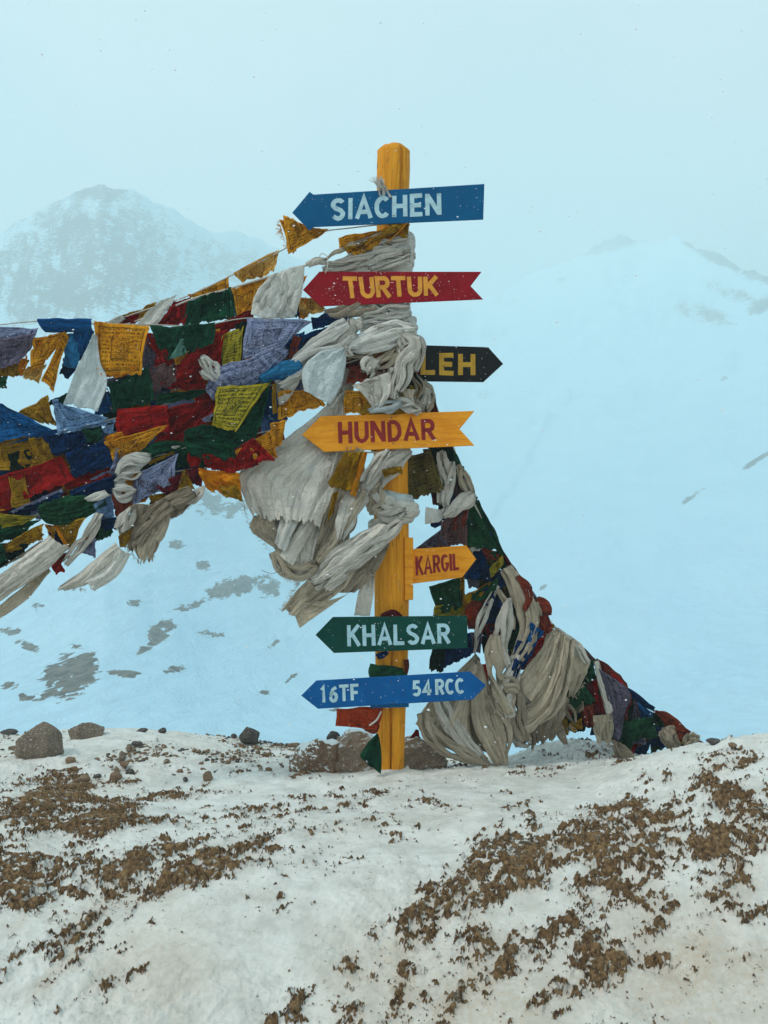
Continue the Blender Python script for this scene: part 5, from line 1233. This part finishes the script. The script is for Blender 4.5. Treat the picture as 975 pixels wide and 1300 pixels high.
scarf('great beige scarf falling in tent folds to the snow, behind the lowest board', (606,830,4.1), [
 ('sheet','cloth',[(603,830),(575,858),(545,888),(527,918)],[(610,836),(610,870),(590,900),(560,932)],4.09,'e',dict(pleats=6, amp=.020, bulge=.03)),
 ('sheet','fold',[(600,840),(572,880),(556,915),(590,962)],[(612,850),(600,885),(598,930),(625,972)],4.06,'e',dict(pleats=5, amp=.022, bulge=.03)),
 ('sheet','fold',[(606,838),(598,880),(600,920),(628,972)],[(614,845),(622,880),(640,930),(645,965)],4.04,'e',dict(pleats=5, amp=.022, bulge=.03)),
 ('strip','fold',[(536,905,14),(545,930,20),(568,950,20),(600,962,16),(628,975,5)],4.02,'e',dict(pleats=3, amp=.012)), ('sheet','fold',[(612,868),(606,905),(612,945)],[(625,880),(638,915),(636,960)],4.03,'d',dict(pleats=4, amp=.02)),
 ('strip','fold',[(620,880,10),(636,905,16),(644,935,12),(640,960,5)],4.01,'e'), ('strip','fold',[(572,856,10),(560,885,18),(578,925,20),(610,960,10)],4.03,'k',dict(pleats=3)), ('sheet','lining',[(560,862),(556,900),(560,940)],[(600,850),(620,900),(632,958)],4.14,'d',dict(pleats=4, amp=.015))], group=SR)
scarf('dark bundled cloth lying half buried under the curved beige scarf', (665,930,4.12), [
 ('sheet','cloth',[(650,905),(648,925),(646,945)],[(720,885),(712,915),(700,940)],4.14,'d',dict(pleats=6, amp=.02, rag=5)), ('strip','fold',[(648,936,10),(660,940,18),(672,946,8)],4.08,'k'), ('sheet','tail',[(668,905),(672,925),(675,948)],[(702,900),(696,922),(690,938)],4.10,'d',dict(pleats=5, amp=.014, rag=5)), ('thr','t',[(670,935),(700,930),(725,920)],4.1,'d',60,12,.1,1,31)], cat='scarf', group=SR)
scarf('small beige scarf tied beside the dark green flag near the snow', (712,895,4.16), [
 ('strip','cloth',[(706,886,8),(712,900,16),(706,916,14),(702,928,6)],4.15,'e'), ('strip','tail',[(700,905,6),(696,925,12),(690,940,5)],4.15,'k'), ('strip','tail',[(712,890,6),(724,905,12),(730,918,6)],4.15,'d'), ('strip','knot',[(704,880,6),(712,888,12),(722,890,6)],4.14,'e'), ('strip','tail',[(706,912,6),(712,932,10),(718,945,4)],4.15,'d')], group=SR)
scarf('faded mauve scarf hanging from the right string over the red flags', (775,860,4.22), [
 ('sheet','cloth',[(758,848),(768,880),(776,910),(778,945)],[(782,862),(799,880),(792,910),(782,952)],4.21,'V',dict(pleats=5, amp=.018, bulge=.015)), ('strip','fold',[(756,840,6),(764,870,10),(774,905,8)],4.20,'k',dict(pleats=3))], group=SR)
scarf('muddy scarf end trailing on the snow under the mauve scarf', (785,950,4.2), [
 ('sheet','cloth',[(776,938),(778,952),(784,968)],[(794,946),(804,958),(802,970)],4.18,'d',dict(pleats=4, amp=.014)), ('sheet','tail',[(752,908),(752,925),(758,940)],[(778,905),(778,925),(774,950)],4.20,'e',dict(pleats=6, amp=.018, rag=4))], group=SR)
scarf('light grey scarf tied round the last end of the right string', (876,940,4.38), [('strip','knot',[(872,947,8),(874,940,14),(876,932,6)],4.38,'e',dict(pleats=3)), ('strip','tail',[(874,936,8),(882,936,11),(887,934,5)],4.37,'e',dict(pleats=3)), ('strip','knot',[(882,946,6),(883,938,10),(884,932,5)],4.375,'k')], group=SR)

# ---- small cloths at the foot of the post ----------------------------------
def cloth_thing(name, label, at, fn):
    o = empty(name, P(*at), label, 'flag'); fn(o); return o
def _red(o):
    sheet('cloth', [(428,899),(427,910),(425,922)], [(487,897),(484,912),(478,926)], 3.885, 'X', o, pleats=3, amp=.006, ang=60)
    sheet('hem', [(450,916),(460,922),(478,914)], [(456,924),(478,930),(482,922)], 3.88, 'x', o, pleats=3, amp=.004)
    line3('cord', [P(*q) for q in ((469,921,3.87),(478,914,3.865),(484,903,3.88))], .0045, M['k'], o)
cloth_thing('prayer_flag', 'single red orange flag tied under the left end of the lowest blue board', (455,905,3.88), _red)
def _gr(o):
    sheet('cloth', [(478,930),(466,945),(457,962),(466,970)], [(482,936),(484,955),(484,972),(483,982)], 3.86, 'g', o, pleats=4, amp=.014)
cloth_thing('prayer_flag', 'dark green rag bunched against the foot of the post', (475,955,3.88), _gr)
def _gw(o):
    strip('knot', [(472,848,6),(490,851,11),(512,852,6)], 3.875, 'g', o); sheet('fold', [(470,842),(468,852),(470,862)], [(512,850),(516,856),(516,862)], 3.865, 'G', o, pleats=4, amp=.010)
    strip('cord', [(516,838,5),(517,850,6),(515,860,4)], 3.93, 'x', o)
cloth_thing('prayer_flag', 'green rag wound round the post just above the lowest blue board', (495,851,3.9), _gw)
def _nw(o):
    strip('cloth', [(484,782,6),(497,778,9),(510,783,5)], 3.87, 'm', o); strip('tail', [(478,834,5),(484,832,8),(492,828,4)], 3.87, 'n', o)
cloth_thing('prayer_flag', 'dark rag trapped behind the green board on the post', (497,800,3.9), _nw)
def _top(o):
    sheet('cloth', [(474,232),(480,240),(482,250)], [(484,228),(492,240),(498,250)], 3.842, 'k', o, pleats=4, amp=.008); threads(o, [(474,232),(484,229),(488,236)], 3.84, 'k', 40, 8, -.3, -1, 77)
cloth_thing('prayer_flag', 'frayed pale rag caught on the top edge of the topmost blue board', (482,240,3.86), _top)
def _redtip(o): sheet('cloth', [(528,925),(520,938)], [(532,926),(534,942)], 4.14, 'r', o, pleats=1)
cloth_thing('prayer_flag', 'small red flag corner poking out left of the tent shaped scarf', (525,935,4.14), _redtip)

def depth_for(px, py):
    """depth where the line of sight through px, py meets the ground"""
    d = np.linspace(1.6, 6.5, 1600); x = (px - 487.5) / F * d
    z = CAMZ - (py - 650) / F * d; g = ground_base(x, d)
    i = np.argmax(z < g + .0)
    return float(d[i]) if z[i] < g[i] else 5.2

# ---- rocks -------------------------------------------------------------------
def mat_rock(name, c1, c2, spk, snow=.0):
    g = NT(name)
    v = g.coord(); n1 = g.noise(v, 9, 6, .6); n2 = g.noise(v, 110, 4, .6); n3 = g.noise(v, 220, 3)
    col = g.mix(g.ramp(n1, .3, .7), c1, c2); col = g.mix(g.ramp(n2, .52, .62), col, spk); col = g.mix(g.ramp(n3, .6, .66), col, (.04, .03, .025))
    if snow:
        nrm = g.n('ShaderNodeNewGeometry'); sp = g.n('ShaderNodeSeparateXYZ'); g.l(nrm.outputs['Normal'], sp.inputs[0])
        s = g.ramp(g.math('ADD', sp.outputs[2], g.math('MULTIPLY', g.math('SUBTRACT', n1, .5), 2.2)), 1.0 - snow, 1.12 - snow)
        col = g.mix(s, col, (.72, .76, .76))
        col = g.mix(g.math('MULTIPLY', g.ramp(g.noise(v, 38, 6, .7), .60, .66), .7), col, (.7, .72, .7))
    g.bsdf(col, .9, g.bump(g.math('ADD', n1, g.math('MULTIPLY', n2, .6)), .8, .008), .2)
    return g.m
R_gran = mat_rock('speckled_granite', (.13, .10, .075), (.20, .155, .115), (.34, .28, .22))
R_brown = mat_rock('brown_rock', (.17, .10, .062), (.25, .165, .10), (.30, .22, .15))
R_dark = mat_rock('dark_rock', (.05, .045, .042), (.09, .08, .072), (.16, .14, .12))
R_foot = mat_rock('dusty_rock', (.24, .175, .13), (.34, .26, .19), (.40, .32, .24), .30)
R_footsnow = mat_rock('snow_dusted_rock', (.17, .10, .062), (.22, .145, .095), (.28, .21, .15), .38)

def rock_mesh(sx, sy, sz, seed, n=3, rough=.22, box=0):
    import bmesh
    bm = bmesh.new(); bmesh.ops.create_icosphere(bm, subdivisions=n, radius=1)
    V = np.array([v.co[:] for v in bm.verts])
    r = np.random.RandomState(seed)
    if box: V = V / (np.abs(V) ** box).sum(1, keepdims=True) ** (1 / box)
    # planes chop the ball into facets
    for k in range(11):
        nn = r.normal(size=3); nn /= np.linalg.norm(nn); dcut = r.uniform(.62, .9)
        s = V @ nn; V = V - np.clip(s - dcut, 0, None)[:, None] * nn * .92
    dsp = fbm(V[:, 0] * 1.7 + V[:, 2] * 1.1 + seed, V[:, 1] * 1.7 - V[:, 2] * .7, 4, seed) * rough * .55
    V = V * (1 + dsp[:, None]) * np.array([sx, sy, sz])
    for v, co in zip(bm.verts, V): v.co = co
    me = bpy.data.meshes.new('rock'); bm.to_mesh(me); bm.free()
    for p in me.polygons: p.use_smooth = False
    return me
def rock(name, label, px, py, d, w_, h_, mat, seed, n=4, yaw=0.0, roll=0.0, group=None, sink=.25, dep=.8, box=0):
    k = d / F
    me = rock_mesh(w_ / 2 * k, w_ / 2 * k * dep, h_ / 2 * k * (1 + sink), seed, n, box=box)
    me.materials.append(mat)
    o = bpy.data.objects.new(name, me)
    c = P(px, py, d); o.location = (c.x, c.y, c.z - h_ / 2 * k * sink); o.rotation_euler = (0, roll, yaw)
    link(o); tag(o, label, 'rock' if w_ > 30 else 'stone', group)
    return o
rock('boulder', 'largest granite boulder on the crest at the far left', 49, 942, depth_for(49, 962), 66, 50, R_gran, 3, 5, .3, .05)
rock('boulder', 'low rounded boulder behind the largest one on the crest', 112, 929, depth_for(112, 938), 54, 28, R_gran, 12, 5, 0, 0)
rock('rock', 'dark tilted rock standing alone on the crest left of the post', 317, 932, depth_for(317, 943), 28, 20, R_dark, 21, 4, .5, .5)
rock('rock', 'small dark round rock on top of the slabs left of the post', 423, 935, 4.35, 19, 14, R_dark, 33, 4)
rock('rock', 'small dark rock squeezed between the slab and the red orange flag', 464, 934, 4.4, 18, 13, R_dark, 35, 4)
rock('rock', 'dark flat stone at the left edge of the picture', 10, 930, 5.3, 26, 10, R_dark, 41, 4)
def slab(label, outline, d, depth, mat, seed):
    """a half buried rock: rough front of the given outline, tapering backwards"""
    import bmesh
    o = np.array(outline, float); c = o.mean(0); bm = bmesh.new()
    fr = [bm.verts.new(P(x, y, d)) for x, y in o]
    sh = [(c + (q - c) * .8, q) for q in o]
    md = [bm.verts.new(P(c[0] + (x - c[0]) * 1.04, y - 1, d + depth * .4)) for x, y in o]
    bk = [bm.verts.new(P(c[0] + (x - c[0]) * .75, y + (6 if y < c[1] else 0), d + depth)) for x, y in o]
    n = len(o)
    bm.faces.new(fr)
    for a, b in ((fr, md), (md, bk)):
        for i in range(n): bm.faces.new((a[i], b[i], b[(i + 1) % n], a[(i + 1) % n]))
    bm.faces.new(list(reversed(bk)))
    bmesh.ops.recalc_face_normals(bm, faces=bm.faces)
    bmesh.ops.triangulate(bm, faces=bm.faces)
    for it in range(4):
        bmesh.ops.subdivide_edges(bm, edges=bm.edges, cuts=1, use_grid_fill=True)
        if it == 1: bmesh.ops.smooth_vert(bm, verts=bm.verts, factor=.45, use_axis_x=True, use_axis_y=True, use_axis_z=True)
    bm.normal_update()
    V = np.array([v.co[:] for v in bm.verts]); N = np.array([v.normal[:] for v in bm.verts])
    h = fbm(V[:, 0] * 9 + V[:, 1] * 5 + seed, V[:, 2] * 11 - V[:, 1] * 3, 4, seed, .55, ridged=True) * .028 + fbm(V[:, 0] * 40 + V[:, 1] * 20, V[:, 2] * 42, 3, seed + 3) * .004
    V = V + N * h[:, None]
    for v, co in zip(bm.verts, V): v.co = co
    me = bpy.data.meshes.new('rock'); bm.to_mesh(me); bm.free(); me.materials.append(mat)
    ob = bpy.data.objects.new('rock', me); link(ob)
    org = P(c[0], o[:, 1].max(), d); me.transform(__import__('mathutils').Matrix.Translation(-org)); ob.location = org
    return tag(ob, label, 'rock', 'rocks at the foot of the post')
slab('snow covered brown slab left of the post', [(364,1006),(371,968),(386,949),(408,940),(428,944),(424,975),(418,1006)], 4.10, .25, R_footsnow, 52)
slab('bare grey brown slab directly behind the foot of the post', [(408,1006),(418,966),(430,941),(446,931),(466,932),(478,944),(492,1006)], 4.13, .28, R_foot, 61)
slab('pointed grey brown slab right of the post, partly under snow', [(500,1008),(506,944),(528,938),(548,944),(562,961),(570,1008)], 4.12, .28, R_foot, 78)
SP = [(106,989,20,8,'b','rust brown stone'),(147,985,18,10,'b','orange brown stone'),(264,986,16,12,'b','reddish brown stone alone in the snow'),(155,960,12,12,'g','grey stone under the boulders'),(158,970,14,8,'b','small brown stone'),(165,980,12,7,'d','small dark stone at the left boulders'),(123,986,12,5,'d','flat dark stone'),
      (235,990,9,5,'d','tiny dark stone alone in snow'),(208,948,10,6,'b','brown stone by the crest'),(174,944,14,6,'d','dark flat stone by the crest'),(206,928,12,7,'d','black stone on the crest'),(180,928,18,5,'d','long flat stone on the crest'),(148,977,8,5,'b','tiny brown pebble beside the smallest brown stone'),(212,967,10,5,'g','grey pebble alone below the crest gravel'),
      (373,946,16,5,'b','flat brown stone on the crest near the post'),(167,1031,12,4,'d','thin dark stone lying on the snow'),(297,935,10,6,'d','little stone beside the tilted dark rock'),(328,950,8,5,'b','brown pebble below the tilted dark rock'),(90,966,16,9,'b','rounded stone in front of the low boulder'),(905,941,22,6,'d','dark flat stone on the crest at the right end of the flags'),(930,946,14,6,'b','brown clod lying on the right crest')]
for i, (x, y, w_, h_, m, lb) in enumerate(SP):
    rock('stone', lb + (' near the left boulders' if x < 180 and y > 940 else ''), x, y - 1, depth_for(x, y + h_ / 2), w_, h_, {'b': R_brown, 'g': R_gran, 'd': R_dark}[m], 100 + i, 3, i * .7, 0, 'loose stones on the snowy crest')

# gravel over the crest: more than anyone could count
def scatter(name, n, sampler, mat, seed, smin, smax):
    r = random.Random(seed)
    base = []
    t = (1 + 5 ** .5) / 2
    ico = [(-1,t,0),(1,t,0),(-1,-t,0),(1,-t,0),(0,-1,t),(0,1,t),(0,-1,-t),(0,1,-t),(t,0,-1),(t,0,1),(-t,0,-1),(-t,0,1)]
    ico = np.array(ico) / 1.9
    fc = np.array([(0,11,5),(0,5,1),(0,1,7),(0,7,10),(0,10,11),(1,5,9),(5,11,4),(11,10,2),(10,7,6),(7,1,8),(3,9,4),(3,4,2),(3,2,6),(3,6,8),(3,8,9),(4,9,5),(2,4,11),(6,2,10),(8,6,7),(9,8,1)])
    V, Fq = [], []
    k = 0
    while k < n:
        q = sampler(r)
        if q is None: continue
        x, y, z = q
        s = smin + (smax - smin) * r.random() ** 3
        a = r.uniform(0, 6.28); c_, s_ = math.cos(a), math.sin(a)
        P0 = ico * np.array([[r.uniform(.7, 1.3), r.uniform(.7, 1.3), r.uniform(.4, .85)]]) * (1 + np.array([[r.uniform(-.22, .22)] for _ in range(12)])) * s
        P1 = np.stack([P0[:, 0] * c_ - P0[:, 1] * s_ + x, P0[:, 0] * s_ + P0[:, 1] * c_ + y, P0[:, 2] + z], -1)
        V.append(P1); Fq.append(fc + 12 * k); k += 1
    o = np_mesh(name, np.concatenate(V), np.concatenate(Fq), mat, None, False)
    o['kind'] = 'stuff'; return o
def s_crest(r):
    px = r.uniform(-40, 420); py = 960 - abs(r.gauss(0, 1)) * 22 + 8 if r.random() < .8 else r.uniform(930, 1010)
    if r.random() > (1.0 - max(0, px - 200) / 330): return None
    d = depth_for(px, py); x = (px - 487.5) / F * d
    if noise2(np.array([x * 3]), np.array([d * 5]), 5)[0] < -.25: return None
    return x, d, gz(x, d) + .002
scatter('gravel', 620, s_crest, R_brown, 5, .004, .020)
def s_crest2(r):
    return s_crest(r)
scatter('dark_gravel', 420, s_crest2, R_dark, 6, .004, .018)
def s_clod(r):
    z = ZONES[r.randrange(len(ZONES))]
    t = math.radians(z[4]); u = r.gauss(0, .8) * z[2]; v = r.gauss(0, .9) * z[3] * 1.4
    px = z[0] + u * math.cos(t) - v * math.sin(t); py = z[1] + u * math.sin(t) + v * math.cos(t)
    if not (-60 < px < 1040 and 960 < py < 1320): return None
    d = depth_for(px, py); x = (px - 487.5) / F * d
    return x, d, gz(x, d) + .004
scatter('soil_crumb', 1300, s_clod, R_brown, 8, .0012, .0045)

# snow blowing through the air
def s_air(r):
    d = r.uniform(1.2, 4.6) if r.random() < .8 else r.uniform(4.6, 9)
    x = r.uniform(-.62, .62) * d; z = CAMZ + r.uniform(-.45, .7) * d
    if z < gz(x, d) + .05: return None
    return x, d, z
M_flake = NT('snow_flake_white'); M_flake.bsdf((.95, .96, .97), .8, None, .1)
ft = M_flake.n('ShaderNodeBsdfTranslucent'); ft.inputs[0].default_value = (.97, .98, 1, 1); fm = M_flake.n('ShaderNodeMixShader')
M_flake.l(M_flake.b.outputs[0], fm.inputs[1]); M_flake.l(ft.outputs[0], fm.inputs[2]); M_flake.l(fm.outputs[0], M_flake.out.inputs[0])
def s_peb(r):
    px = r.uniform(-60, 1040); py = r.uniform(955, 1330); d = depth_for(px, py); x = (px - 487.5) / F * d
    if noise2(np.array([x * 1.6]), np.array([d * 2.2]), 15)[0] < -.05 + .3 * r.random(): return None
    return x, d, gz(x, d) + .001
scatter('pebble', 900, s_peb, R_brown, 11, .001, .0050)
scatter('snow_flake', 3600, s_air, M_flake.m, 9, .0009, .0026)
